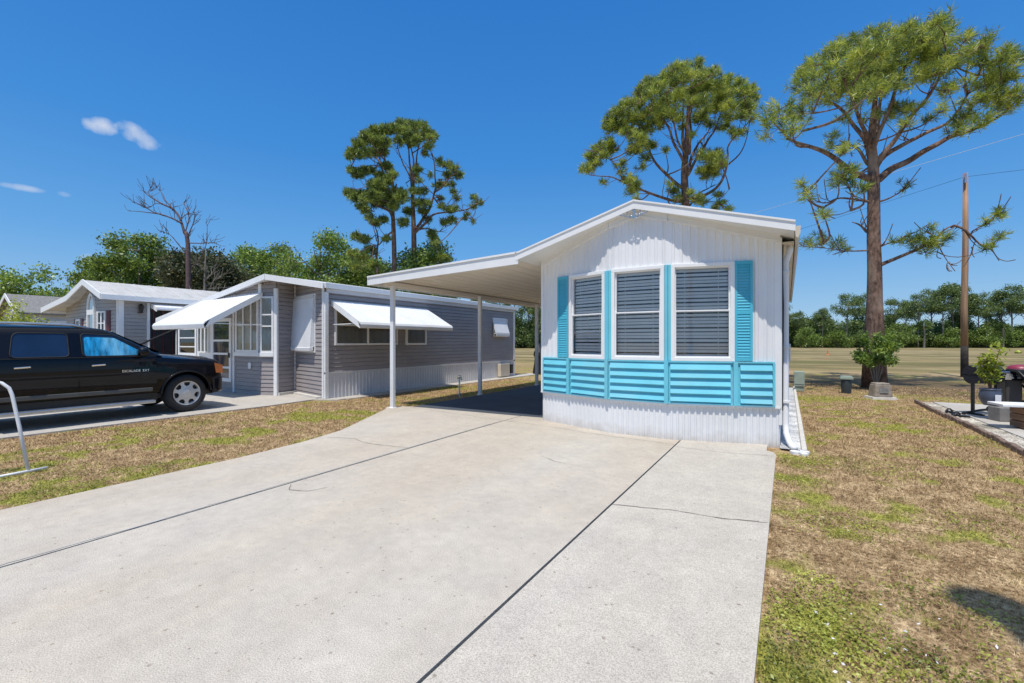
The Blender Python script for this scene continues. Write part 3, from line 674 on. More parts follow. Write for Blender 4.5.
# side strip of stones with pale edging beside the home
b = MB(); b.box(.17, .235, 7.35, 17.5, -.06, .035); tag(bevel(b.build('edging_curb', M['curb']), .012), 'long pale concrete edging strip beside the white home', 'edging')
GR = mat('blue_white_gravel', (.50, .52, .55), .85, .35, 60, .8, 90)
b = MB(); b.quad((-.085, 7.5, -.01), (.17, 7.5, -.01), (.17, 17.5, -.01), (-.085, 17.5, -.01)); tag(b.build('gravel_bed', GR), kind='structure')
def pebbles(name, n, x0, x1, y0, y1, z, s, m, label):
    C = np.stack([rng.uniform(x0, x1, n), y0 + (y1 - y0) * rng.random(n) ** 1.5, np.full(n, z)], 1)
    t = np.array([(1, 0, 0), (-1, 0, 0), (0, 1, 0), (0, -1, 0), (0, 0, .7), (0, 0, -.7)]); f = np.array([(0, 2, 4), (2, 1, 4), (1, 3, 4), (3, 0, 4)])
    a = rng.uniform(0, 2 * PI, n); ss = s * rng.uniform(.5, 1.4, n)
    R = np.zeros((n, 3, 3)); R[:, 0, 0] = np.cos(a); R[:, 0, 1] = -np.sin(a); R[:, 1, 0] = np.sin(a); R[:, 1, 1] = np.cos(a); R[:, 2, 2] = 1
    V = (np.einsum('nij,kj->nki', R, t) * (ss[:, None, None] * rng.uniform(.6, 1.2, (n, 1, 3))) + C[:, None]).reshape(-1, 3)
    F = (f[None] + 6 * np.arange(n)[:, None, None]).reshape(-1, 3)
    return tag(new_obj(name, V, F, m), label, 'gravel', kind='stuff')
ST = leaf_mat('loose_stone', (.30, .31, .33), (.52, .53, .55), (.75, .75, .75), .0)
pebbles('loose_gravel', 5000, -.07, .16, 7.45, 15, -.004, .013, ST, 'pale loose stones filling the strip beside the white home')
# splash block of rubble at the downspout mouth
for i, (x, y, s) in enumerate([(.10, 7.30, .07), (.19, 7.22, .05), (.20, 7.36, .06)]):
    b = MB(); P = [(math.cos(a) * s * (1 + .2 * math.sin(3 * a + i)), math.sin(a) * s * .7) for a in np.linspace(0, 2 * PI, 8)[:-1]]
    b.prism([(x + p, y + q, -.05) for p, q in P], (0, 0, .065))
    tag(bevel(b.build('rubble_stone', M['white']), .015), ['white painted stone directly under the downspout mouth', 'smallest white stone, nearest the driveway beside the downspout', 'white stone against the edging strip by the downspout'][i], 'stone', 'white stones at the downspout')

# ------------------------------------------------------------------ carport
cp = thing('carport', 'white flat metal carport on slim white posts attached to the white home', 'carport', (-6, 7.4, 0))
b = MB(); X0, X1 = -8.02, -4.19; za, zc = 2.93, 3.085; Y1 = 14.9
b.hexa([(X0, 7.1, za - .06), (X1, 7.1, zc - .06), (X1, Y1, zc - .06), (X0, Y1, za - .06), (X0, 7.1, za), (X1, 7.1, zc), (X1, Y1, zc), (X0, Y1, za)])
b.build('roof_panel', M['roof_white'], cp)
b = MB()   # ribbed underside pans
for k in range(12):
    xa = X0 + .05 + k * (X1 - X0 - .1) / 12; xb = xa + (X1 - X0 - .1) / 12
    f = lambda x: za + (zc - za) * (x - X0) / (X1 - X0) - .062
    b.quad((xa, 7.12, f(xa) - .02), (xb - .02, 7.12, f(xb) - .02), (xb - .02, Y1, f(xb) - .02), (xa, Y1, f(xa) - .02))
    b.box(xb - .02, xb, 7.12, Y1, f(xb) - .03, f(xb))
b.build('ceiling', M['soffit'], cp)
b = MB()
b.hexa([(X0, 7.05, za - .17), (X1 + .05, 7.05, zc - .19), (X1 + .05, 7.08, zc - .19), (X0, 7.08, za - .17), (X0, 7.05, za - .006), (X1 + .05, 7.05, zc - .006), (X1 + .05, 7.08, zc - .006), (X0, 7.08, za - .006)])
b.hexa([(X0 - .02, 7.03, za - .005), (X1 + .03, 7.03, zc - .005), (X1 + .03, 7.10, zc - .005), (X0 - .02, 7.10, za - .005), (X0 - .02, 7.03, za + .03), (X1 + .03, 7.03, zc + .03), (X1 + .03, 7.10, zc + .03), (X0 - .02, 7.10, za + .03)])
b.box(X0 - .03, X0 - .002, 7.05, Y1 + .03, za - .17, za - .008); b.box(X0 - .04, X0 + .03, 7.11, Y1 + .03, za + .003, za + .03)
b.box(X0, X1, Y1 + .002, Y1 + .03, za - .17, za + .0)
b.build('fascia', M['trim'], cp)
b = MB(); b.box(-7.70, -7.60, 7.2, Y1 - .1, 2.74, 2.84); b.build('beam', M['soffit'], cp)
for i, (x, y) in enumerate([(-7.64, 7.42), (-7.47, 10.6), (-7.43, 13.95)]):
    b = MB(); b.box(x - .05, x + .05, y - .04, y + .04, -.04, 2.78); b.box(x - .07, x + .07, y - .06, y + .06, -.03, .012)
    bevel(b.build('post', M['white'], cp), .008)
# ------------------------------------------------------------------ taupe mobile home next door
nb = thing('mobile_home', 'taupe-sided mobile home with white awnings and a screened front porch', 'mobile home', (-12.3, 7.5, 0))
XS = -10.4; YB = 17.4
NS = frame((XS, 7.68), (XS, YB))
b = MB(); lap_siding(b, NS, lambda z: (0, NS.L), .68, 2.80, .115, .013)
NBk = frame((XS, YB), (-14.6, YB)); lap_siding(b, NBk, lambda z: (0, NBk.L), .05, 2.8, .115)
b.build('side_wall', M['gray'], nb)
b = MB(); b.box(0, NS.L, 0, .035, .64, .69, NS); ribs(b, NS, 0, NS.L, -.02, .64, .12, .012, .012)
b.build('skirting', M['skirt'], nb)
# front walls: porch front, chamfer, short return and main front
PA, PB, PP, PC, PD = (-17.5, 7.30), (-12.67, 7.30), (-12.2, 7.47), (-12.32, 8.12), (XS, 7.68)
T1, T2, T3, T4 = frame(PA, PB), frame(PB, PP), frame(PP, PC), frame(PC, PD)
RDG = -12.06
def rz(x): return (3.245 - .158 * abs(x - RDG)) if x < RDG else (3.245 - .17 * (x - RDG))      # underside of the roof
def gable(T):
    def ur(z):
        us = [u for u in np.linspace(0, T.L, 160) if rz(T(u, 0, 0)[0]) >= z]
        return (us[0], us[-1]) if us else (0, 0)
    return ur
b = MB()
for T in (T1, T2, T3, T4): lap_siding(b, T, gable(T), -.02, 3.34, .115, .013)
b.build('front_wall', M['gray'], nb)
b = MB()
b.box(T2.L - .05, T2.L + .05, -.02, .05, -.02, 2.98, T2)          # white porch post
b.box(-.02, .03, 0, .03, .0, 3.15, T4)                              # return corner strip
b.box(T4.L - .09, T4.L, .0, .03, .0, 2.97, T4); b.box(-.0, .10, 0, .04, .0, 2.80, NS)
b.box(NS.L - .12, NS.L, 0, .035, .0, 2.8, NS)
b.box(-.045, .045, 0, .05, 2.83, 3.12, T2)
b.box(T1.L - 1.38, T1.L - 1.31, 0, .05, .0, 2.75, T1)
b.build_each('corner_board', M['trim'], nb)
# roof: low gable over the home, left slope carried on over the porch
b = MB(); yf = 7.05
def roofpl(b, x0, x1, y0, y1, t0=0.0, t1=.07):
    b.prism([(x0, y0, rz(x0) + t0), (x1, y0, rz(x1) + t0), (x1, y0, rz(x1) + t1), (x0, y0, rz(x0) + t1)], (0, y1 - y0, 0))
roofpl(b, -18.6, RDG - .001, 7.1, YB + .15); XR = XS + .10
b.hexa([(RDG, 7.1, rz(RDG)), (XR, 7.58, rz(XR)), (XR, YB + .15, rz(XR)), (RDG, YB + .15, rz(RDG)), (RDG, 7.1, rz(RDG) + .07), (XR, 7.58, rz(XR) + .07), (XR, YB + .15, rz(XR) + .07), (RDG, YB + .15, rz(RDG) + .07)])
rf = b.build('roof', M['roof_white'], nb)
b = MB()
roofpl(b, -18.6, RDG - .02, 7.06, 7.098, -.06, .09)
def seg_fascia(b, A, B, lo=-.07, hi=.085, w=.03):
    za, zb2 = rz(A[0]), rz(B[0]); d = Vector((B[0] - A[0], B[1] - A[1])).normalized(); n = Vector((d.y, -d.x)) * w
    b.hexa([(A[0], A[1], za + lo), (B[0], B[1], zb2 + lo), (B[0] + n.x, B[1] + n.y, zb2 + lo), (A[0] + n.x, A[1] + n.y, za + lo),
            (A[0], A[1], za + hi), (B[0], B[1], zb2 + hi), (B[0] + n.x, B[1] + n.y, zb2 + hi), (A[0] + n.x, A[1] + n.y, za + hi)])
seg_fascia(b, (RDG - .02, 7.095), (XS + .12, 7.57))
b.box(XS + .08, XS + .13, 7.62, YB + .16, 2.90, 3.035)
b.build('fascia', M['trim'], rf)
b = MB(); b.box(XS + .002, XS + .05, 7.72, YB, 2.79, 2.93); b.build('frieze_board', M['skirt'], nb)
# side windows under the big awning
def simple_window(parent, T, u0, u1, z0, z1, nm='window', muls=(), rails=(), back='curtain', w=.05, o=.0, fm='trim', gl='glass'):
    f = MB(); window_frame(f, T, u0, u1, z0, z1, w, o, o + .06)
    for m in muls: f.box(m - .03, m + .03, o + .005, o + .055, z0 + w, z1 - w, T)
    for r in rails: f.box(u0 + w, u1 - w, o + .008, o + .045, r - .018, r + .018, T)
    fo = f.build(nm, M[fm], parent)
    g = MB(); g.quad(T(u0 + .02, o + .035, z0 + .02), T(u1 - .02, o + .035, z0 + .02), T(u1 - .02, o + .035, z1 - .02), T(u0 + .02, o + .035, z1 - .02)); g.build('pane', M[gl], fo)
    c = MB(); n = max(6, int((u1 - u0) / .03)); 
    for i in range(n):
        a = u0 + .02 + (u1 - u0 - .04) * i / n; e = u0 + .02 + (u1 - u0 - .04) * (i + 1) / n
        oa, ob = (.017, .024) if i % 2 else (.024, .017)
        if back == 'dark': oa = ob = .02
        c.quad(T(a, o + oa, z0 + .02), T(e, o + ob, z0 + .02), T(e, o + ob, z1 - .02), T(a, o + oa, z1 - .02))
    c.build('curtain', M[back], fo)
    return fo
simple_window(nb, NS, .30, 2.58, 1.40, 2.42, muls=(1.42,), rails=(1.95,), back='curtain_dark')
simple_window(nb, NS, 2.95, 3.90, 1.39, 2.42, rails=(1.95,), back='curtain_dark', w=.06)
simple_window(nb, NS, 8.02, 9.05, 1.70, 2.46, back='dark')
def awning(parent, T, u0, u1, zt, zb, out, name='awning', ridges=8, sides=True, th=.012, curl=.10, arms=True):
    """sloping metal awning with a rolled front edge and triangular side pieces"""
    b = MB(); P = [(0.02, zt), (out * .35, zt - (zt - zb) * .33), (out * .9, zb + (zt - zb) * .11), (out * .975, zb + .03), (out, zb - .03), (out * .985, zb - curl), (out * .95, zb - curl - .015)]
    n = ridges
    for i in range(n):
        a = u0 + (u1 - u0) * i / n; c = u0 + (u1 - u0) * (i + 1) / n
        for (o1, z1), (o2, z2) in zip(P, P[1:]):
            b.quad(T(a, o1, z1), T(c, o1, z1), T(c, o2, z2), T(a, o2, z2))
            b.quad(T(a, o2, z2 - th), T(c, o2, z2 - th), T(c, o1, z1 - th), T(a, o1, z1 - th))
        if i: b.hexa([T(a - .012, P[0][0], P[0][1]), T(a + .012, P[0][0], P[0][1]), T(a + .012, P[2][0], P[2][1]), T(a - .012, P[2][0], P[2][1]),
                      T(a - .012, P[0][0], P[0][1] + .006), T(a + .012, P[0][0], P[0][1] + .006), T(a + .012, P[2][0], P[2][1] + .006), T(a - .012, P[2][0], P[2][1] + .006)])
    o = b.build(name, M['white'], parent)
    for u in (u0, u1):
        b = MB(); s = .012 if u == u0 else -.012
        Q = P[:6]; low = [(x, z - (.16 if i < 4 else .02)) for i, (x, z) in enumerate(Q)][::-1]
        b.prism([T(u, x, z) for x, z in Q + low], Vector(T(u + s, 0, 0)) - Vector(T(u, 0, 0)))
        b.build('awning_side', M['trim'], o)
        if arms: MB().tube([T(u + s * 3, .03, zb - .02), T(u + s * 3, out * .93, zb - .01)], .012, 6).build('arm', M['trim'], o)
    return o
awning(nb, NS, .20, 3.92, 2.60, 1.97, 1.16, ridges=12)
awning(nb, NS, 7.95, 8.98, 2.49, 1.84, .22, ridges=4, curl=.10)
# front window bank of the porch
def tf(T, base=0): return T
simple_window(nb, T1, T1.L - 1.22, T1.L - .05, 1.19, 2.76, muls=(T1.L - .82, T1.L - .42), rails=(1.98,), back='curtain', w=.07)
simple_window(nb, T2, .02, T2.L - .06, 1.19, 2.76, rails=(2.25, 1.93), back='curtain', w=.05)
b = MB(); b.box(T1.L - 1.30, T1.L, .0, .075, 1.08, 1.19, T1); b.box(0, T2.L - .05, .0, .075, 1.08, 1.19, T2); b.build('sill', M['trim'], nb)
b = MB(); b.box(T1.L - .56, T1.L - .44, .014, .05, .72, .90, T1); bevel(b.build('outlet_box', M['trim'], nb), .01)
# screen door with four jalousie panes, white panel, louvred window
U = lambda x: x - PA[0]
d = MB(); ud0, ud1 = U(-15.25), U(-14.13); window_frame(d, T1, ud0, ud1, .30, 2.2, .10, .0, .06)
for z in (.72, 1.13, 1.53): d.box(ud0 + .1, ud1 - .1, .008, .055, z - .03, z + .03, T1)
door = d.build('door', M['trim'], nb)
g = MB(); g.quad(T1(ud0 + .05, .03, .35), T1(ud1 - .05, .03, .35), T1(ud1 - .05, .03, 2.15), T1(ud0 + .05, .03, 2.15)); g.build('pane', M['carglass'], door)
h = MB(); h.box(ud1 - .09, ud1 - .05, .062, .10, 1.02, 1.16, T1); h.build('handle', M['black'], door)
b = MB(); b.box(U(-16.15), ud0 - .005, .0, .05, .05, 2.15, T1); b.box(U(-17.45), U(-16.155), .0, .045, .05, 1.03, T1); b.build('wall_panel', M['trim'], nb)
simple_window(nb, T1, U(-17.42), U(-16.2), 1.04, 2.2, rails=(1.33, 1.62, 1.91), back='dark', w=.09)
simple_window(nb, T1, U(-16.02), U(-15.35), 1.15, 2.1, muls=(U(-15.8), U(-15.57)), back='curtain', w=.04, o=.05)
awning(nb, T1, U(-15.45), T1.L + .12, 2.88, 1.98, 1.52, ridges=6, curl=.12)
# storm awning folded down over the main front window
b = MB(); q0, q1 = .02, 1.40
b.hexa([T4(q0, .03, 2.70), T4(q1 - .02, .03, 2.70), T4(q1 - .02, .06, 2.72), T4(q0, .06, 2.72), T4(q0, .03, 2.72), T4(q1, .03, 2.74), T4(q1, .08, 2.74), T4(q0, .08, 2.74)])
b.hexa([T4(q0, .03, 1.36), T4(q1, .03, 1.36), T4(q1, .15, 1.32), T4(q0, .15, 1.32), T4(q0, .03, 2.70), T4(q1, .03, 2.70), T4(q1, .07, 2.70), T4(q0, .07, 2.70)])
b.hexa([T4(q0 - .01, .06, 1.26), T4(q1 + .01, .06, 1.26), T4(q1 + .01, .16, 1.24), T4(q0 - .01, .16, 1.24), T4(q0 - .01, .06, 1.37), T4(q1 + .01, .06, 1.37), T4(q1 + .01, .17, 1.33), T4(q0 - .01, .17, 1.33)])
bevel(b.build('storm_awning', M['white'], nb), .02, 3)
b = MB(); window_frame(b, T4, q0 - .04, q1 + .06, 1.2, 2.80, .05, .0, .035); b.build('window', M['trim'], nb)
b = MB(); b.box(.3, T4.L - .1, .02, .16, -.02, .05, T4); b.box(.0, T3.L, .02, .12, -.02, .07, T3); b.build('step_sill', M['curb'], nb)
# tan service panel and meter at the far end of the skirting
b = MB(); b.box(8.30, 9.02, .03, .20, .03, .56, NS); bevel(b.build('service_panel', M['gutter'], nb), .01)
b = MB(); b.box(9.25, 9.42, .03, .12, .12, .5, NS); b.build('meter_box', M['black'], nb)

# ------------------------------------------------------------------ house beyond: gray-beige with gabled front
h3 = thing('house', 'beige-gray house with a broad pale gable roof, arched window and maroon shutters', 'house', (-22.2, 6.2, 0))
HX = -21.35
def r3(x): return (3.60 - .36 * (x - HX)) if x > HX else (3.60 - .30 * (HX - x) if x > -23.0 else 3.105 - .12 * (-23.0 - x))
Q = [(-25.2, 6.5), (-21.95, 6.26), (-21.2, 6.26), (-20.0, 6.5)]
ta, tb, tcc = frame(Q[0], Q[1]), frame(Q[1], Q[2]), frame(Q[2], Q[3]); ts = frame((-20, 6.5), (-20, 20))
b = MB()
def g3(T):
    def ur(z):
        us = [u for u in np.linspace(0, T.L, 160) if r3(T(u, 0, 0)[0]) >= z]
        return (us[0], us[-1]) if us else (0, 0)
    return ur
for T in (ta, tb, tcc): lap_siding(b, T, g3(T), -.02, 3.7, .13, .014)
lap_siding(b, ts, lambda z: (0, ts.L), -.02, 3.1, .13, .014)
b.build('wall', M['gray3'], h3)
b = MB(); b.box(.0, .14, .0, .04, -.02, 2.95, ts); b.box(tcc.L - .05, tcc.L, 0, .04, -.02, 2.95, tcc); b.box(.82, .90, 0, .05, -.02, 2.9, ts); b.build_each('corner_board', M['trim'], h3)
b = MB(); ov = 5.95
for xa, xb in ((HX, -19.75), (HX, -23.0), (-23.0, -25.9)):
    b.prism([(xa, ov, r3(xa)), (xb, ov, r3(xb)), (xb, ov, r3(xb) + .08), (xa, ov, r3(xa) + .08)], (0, 14.6, 0))
    for k in range(1, 30):
        y = ov + k * .48; b.prism([(xa, y, r3(xa) + .08), (xb, y, r3(xb) + .08), (xb, y, r3(xb) + .095), (xa, y, r3(xa) + .095)], (0, .03, 0))
r = b.build('roof', M['roof3'], h3)
b = MB()
for xa, xb in ((HX, -19.73), (HX, -23.0), (-23.0, -25.92)):
    b.prism([(xa, ov - .04, r3(xa) - .09), (xb, ov - .04, r3(xb) - .09), (xb, ov - .04, r3(xb) + .11), (xa, ov - .04, r3(xa) + .11)], (0, .035, 0))
b.box(-19.75, -19.70, ov, 20.5, 2.93, 3.10); b.box(-25.96, -25.92, ov, 20.5, 2.66, 2.82)
b.build('fascia', M['trim'], r)
# arched window
b = MB(); pts = [(tb.L / 2 + .34 * math.cos(a), 2.65 + .60 * math.sin(a)) for a in np.linspace(0, PI, 17)]
inn = [(tb.L / 2 + .27 * math.cos(a), 2.65 + .52 * math.sin(a)) for a in np.linspace(0, PI, 17)]
for i in range(16):
    b.hexa([tb(*[inn[i][0], .0, inn[i][1]]), tb(pts[i][0], .0, pts[i][1]), tb(pts[i + 1][0], .0, pts[i + 1][1]), tb(inn[i + 1][0], .0, inn[i + 1][1]),
            tb(*[inn[i][0], .07, inn[i][1]]), tb(pts[i][0], .07, pts[i][1]), tb(pts[i + 1][0], .07, pts[i + 1][1]), tb(inn[i + 1][0], .07, inn[i + 1][1])])
b.box(tb.L / 2 - .34, tb.L / 2 + .34, 0, .07, 2.55, 2.65, tb); window_frame(b, tb, tb.L / 2 - .34, tb.L / 2 + .34, 1.75, 2.55, .08, 0, .07)
aw = b.build('window', M['trim'], h3)
SKYG = glass_mat('reflective_window_glass', (.3, .35, .4), .55)
b = MB(); b.quad(*[tb(u, .035, z) for u, z in inn]); b.quad(tb(.1, .035, 1.8), tb(tb.L - .1, .035, 1.8), tb(tb.L - .1, .035, 2.5), tb(.1, .035, 2.5)); b.build('pane', SKYG, aw)
simple_window(h3, tcc, .12, .58, 1.75, 2.58, muls=(.35,), rails=(2.15,), back='dark', w=.06)
b = MB(); b.box(.62, .82, .014, .04, 1.75, 2.60, tcc); b.build('shutter', M['maroon'], h3)
simple_window(h3, ta, 1.7, 2.3, 1.7, 2.35, back='dark', w=.06)
b = MB(); b.box(2.35, 2.62, .014, .04, 1.7, 2.37, ta); b.box(1.38, 1.65, .014, .04, 1.7, 2.37, ta); b.build_each('shutter', M['maroon'], h3)
# porch recess on its side, small awning, lamp, stair rail
b = MB(); b.box(.92, 5.2, .016, .03, .1, 2.72, ts); pr = b.build('screen_wall', M['dark'], h3)
b = MB()
for i in range(14): u = 1.0 + i * .30; b.box(u, u + .03, .03, .05, .1, 2.7, ts)
b.build_each('slat', M['maroon'], pr)
awning(h3, ts, .92, 3.6, 2.93, 2.72, .55, ridges=5, curl=.06)
b = MB(); b.box(.55, .67, .016, .14, 2.52, 2.56, ts); b.lathe([(.0, -.02), (.05, 0), (.085, .22), (.09, .24), (.02, .33), (0, .34)], ts(.61, .12, 2.53), 10)
b.build('wall_lamp', M['black'], h3)
rl = thing('stair_rail', 'dark sloping stair rail at the side porch of the beige-gray house', 'stair rail', (-18.8, 8.2, 0))
b = MB(); b.tube([(-19.3, 6.2, 1.05), (-18.9, 7.9, 2.0)], .035, 8); b.build('handrail', M['black'], rl)
b = MB()
for t in (.05, .5, .95): b.tube([(-19.3 + .4 * t, 6.2 + 1.7 * t, -.03), (-19.3 + .4 * t, 6.2 + 1.7 * t, 1.05 + .95 * t)], .022, 6)
b.build_each('baluster', M['trim'], rl)

# ------------------------------------------------------------------ far left house
h4 = thing('house', 'small white house with a gray shingle roof at the far left behind the car', 'house', (-34.9, 6.7, 0))
f4a = frame((-36.7, 6.9), (-33.15, 6.9)); f4s = frame((-33.15, 6.9), (-33.15, 17)); b = MB()
r4 = lambda x: 3.92 - .52 * abs(x + 34.93)
lap_siding(b, f4a, lambda z: (max(0, 1.77 - (3.92 - z) / .52), min(f4a.L, 1.77 + (3.92 - z) / .52)), 0, 3.9, .16); lap_siding(b, f4s, lambda z: (0, f4s.L), 0, 3.0, .16)
b.build('wall', mat('off_white_siding', (.62, .60, .57), .6, .05, 2), h4)
b = MB()
for xe4 in (-32.95, -36.9): b.prism([(-34.93, 6.65, r4(-34.93)), (xe4, 6.65, r4(xe4)), (xe4, 6.65, r4(xe4) + .08), (-34.93, 6.65, r4(-34.93) + .08)], (0, 10.6, 0))
r = b.build('roof', M['shingle'], h4)
b = MB()
for xe4 in (-32.93, -36.92): b.prism([(-34.93, 6.61, r4(-34.93) - .1), (xe4, 6.61, r4(xe4) - .1), (xe4, 6.61, r4(xe4) + .1), (-34.93, 6.61, r4(-34.93) + .1)], (0, .035, 0))
b.build('fascia', M['trim'], r)
b = MB(); b.box(.5, 1.8, 0, .05, 0.1, 2.6, f4s); b.box(2.6, 2.7, 0, .05, 0, 2.9, f4s); b.build('door', M['trim'], h4)
# ------------------------------------------------------------------ black pickup-style SUV
CARL = (-11.97, .12, 0.0)
car = thing('parked_car', 'black full-size luxury SUV with a blue foil sunshade parked on the next driveway', 'car', CARL)
OC = Vector(CARL); OFF['parked_car'] = OC
def cx(x, y, z): return (x + OC.x, y + OC.y, z)
def car_body():
    # stations: y, half width, bottom z, shoulder z, centre top z, shoulder inset
    st = [(-.02, .80, .60, .80, .84, .05), (.0, .90, .50, 1.10, 1.18, .06), (.12, .965, .44, 1.20, 1.26, .05), (.6, .985, .42, 1.22, 1.26, .05), (1.4, .99, .42, 1.22, 1.25, .05), (2.4, .99, .42, 1.215, 1.25, .05), (3.4, .99, .42, 1.21, 1.25, .05),
          (3.95, .99, .42, 1.20, 1.27, .06), (4.15, .99, .42, 1.18, 1.26, .08), (4.5, .985, .42, 1.145, 1.225, .09), (4.9, .975, .42, 1.12, 1.195, .10), (5.14, .955, .42, 1.10, 1.17, .11), (5.28, .93, .44, 1.07, 1.125, .11), (5.35, .88, .5, 1.0, 1.04, .11), (5.37, .78, .58, .88, .90, .10)]
    V = []; F = []; K = 0
    for y, w, zb, zs, zt, ins in st:
        prof = [(0, zb), (w * .88, zb), (w * .965, zb + .05), (w * .985, zb + .16), (w, (zb + zs) / 2 - .02), (w * 1.0, zs - .2), (w * .985, zs - .06), (w - ins * .45, zs - .012), (w - ins, zs + .004), (w * .55, zt - .012), (0, zt)]
        full = prof + [(-x, z) for x, z in prof[-2:0:-1]]
        K = len(full)
        V += [cx(x, y, z) for x, z in full]
    for i in range(len(st) - 1):
        for k in range(K):
            a = i * K + k; c = i * K + (k + 1) % K; F.append([a, c, c + K, a + K])
    F.append(list(range(K))); F.append([(len(st) - 1) * K + k for k in range(K)][::-1])
    o = new_obj('body', V, F, M['carpaint'], car, True)
    # wheel arches are cut out, then the cutters are removed
    cut = MB()
    for y in (1.30, 4.62):
        for s in (-1, 1):
            xs = (.55, 1.3) if s > 0 else (-1.3, -.55); n = 40
            ring = [(y + .455 * math.cos(2 * PI * k / n), .40 + .455 * math.sin(2 * PI * k / n)) for k in range(n)]
            cut.prism([cx(xs[0], a, z) for a, z in ring], (xs[1] - xs[0], 0, 0))
    c = cut.build('cutter', M['black'])
    bm_ = o.modifiers.new('b', 'BOOLEAN'); bm_.object = c; bm_.operation = 'DIFFERENCE'; bm_.solver = 'EXACT'
    # cutter is in world space, body at car origin
    bpy.context.view_layer.update()
    dg = bpy.context.evaluated_depsgraph_get(); me = bpy.data.meshes.new_from_object(o.evaluated_get(dg))
    o.modifiers.clear(); o.data = me; bpy.data.objects.remove(c)
    bm2 = o.modifiers.new('n', 'EDGE_SPLIT'); bm2.split_angle = math.radians(38)
    return o
body = car_body()
# greenhouse
def gh(t):   # t 0..1 from belt to roof
    ease = t ** 1.0
    return dict(z=1.20 + .54 * ease, hw=.955 - .17 * ease, y0=.75 + .35 * ease, y1=4.22 - .90 * ease)
GW = lambda z: .955 - .17 * (z - 1.20) / .54
def greenhouse():
    V = []; F = []; K = 0; lv = []
    def loop(z, hw, y0, y1, r=.12):
        P = []
        for (sx, sy, a0) in [(1, 1, 0), (-1, 1, 90), (-1, -1, 180), (1, -1, 270)]:
            for k in range(5):
                a = math.radians(a0 + k * 22.5); P.append((sx * (hw - r) + r * math.cos(a), (y1 - r if sy > 0 else y0 + r) + r * math.sin(a), z))
        return P
    for t in (0, .25, .5, .75, .94): g = gh(t); lv.append(loop(g['z'], g['hw'], g['y0'], g['y1']))
    g = gh(.97); lv.append(loop(g['z'] + .015, g['hw'] - .03, g['y0'] + .03, g['y1'] - .06)); lv.append(loop(1.765, g['hw'] - .10, g['y0'] + .12, g['y1'] - .22)); lv.append(loop(1.79, g['hw'] - .30, g['y0'] + .4, g['y1'] - .55)); lv.append(loop(1.797, .15, 1.6, 2.6, .1))
    K = len(lv[0])
    for l in lv: V += [cx(*p) for p in l]
    for i in range(len(lv) - 1):
        for k in range(K):
            a = i * K + k; c = i * K + (k + 1) % K; F.append([a, c, c + K, a + K])
    F.append([(len(lv) - 1) * K + k for k in range(K)])
    return new_obj('cabin', V, F, M['carpaint'], car, True)
greenhouse()
def side_poly(pts, off, s=1): return [cx(s * (GW(z) + off), y, z) for y, z in pts]
def rounded(pts, r=.05, n=4):
    out = []; m = len(pts)
    for i in range(m):
        p = Vector(pts[i]); a = Vector(pts[i - 1]); c = Vector(pts[(i + 1) % m])
        u = (a - p).normalized(); v = (c - p).normalized(); rr = min(r, (a - p).length * .4, (c - p).length * .4)
        s0, s1 = p + u * rr, p + v * rr
        for k in range(n + 1):
            t = k / n; q = s0 * (1 - t) ** 2 + p * 2 * t * (1 - t) + s1 * t ** 2; out.append((q.x, q.y))
    return out
W_R = rounded([(2.02, 1.225), (2.76, 1.225), (2.76, 1.645), (2.08, 1.645)], .08)
W_F = rounded([(2.94, 1.225), (3.90, 1.225), (3.80, 1.34), (3.44, 1.62), (2.94, 1.645)], .07)
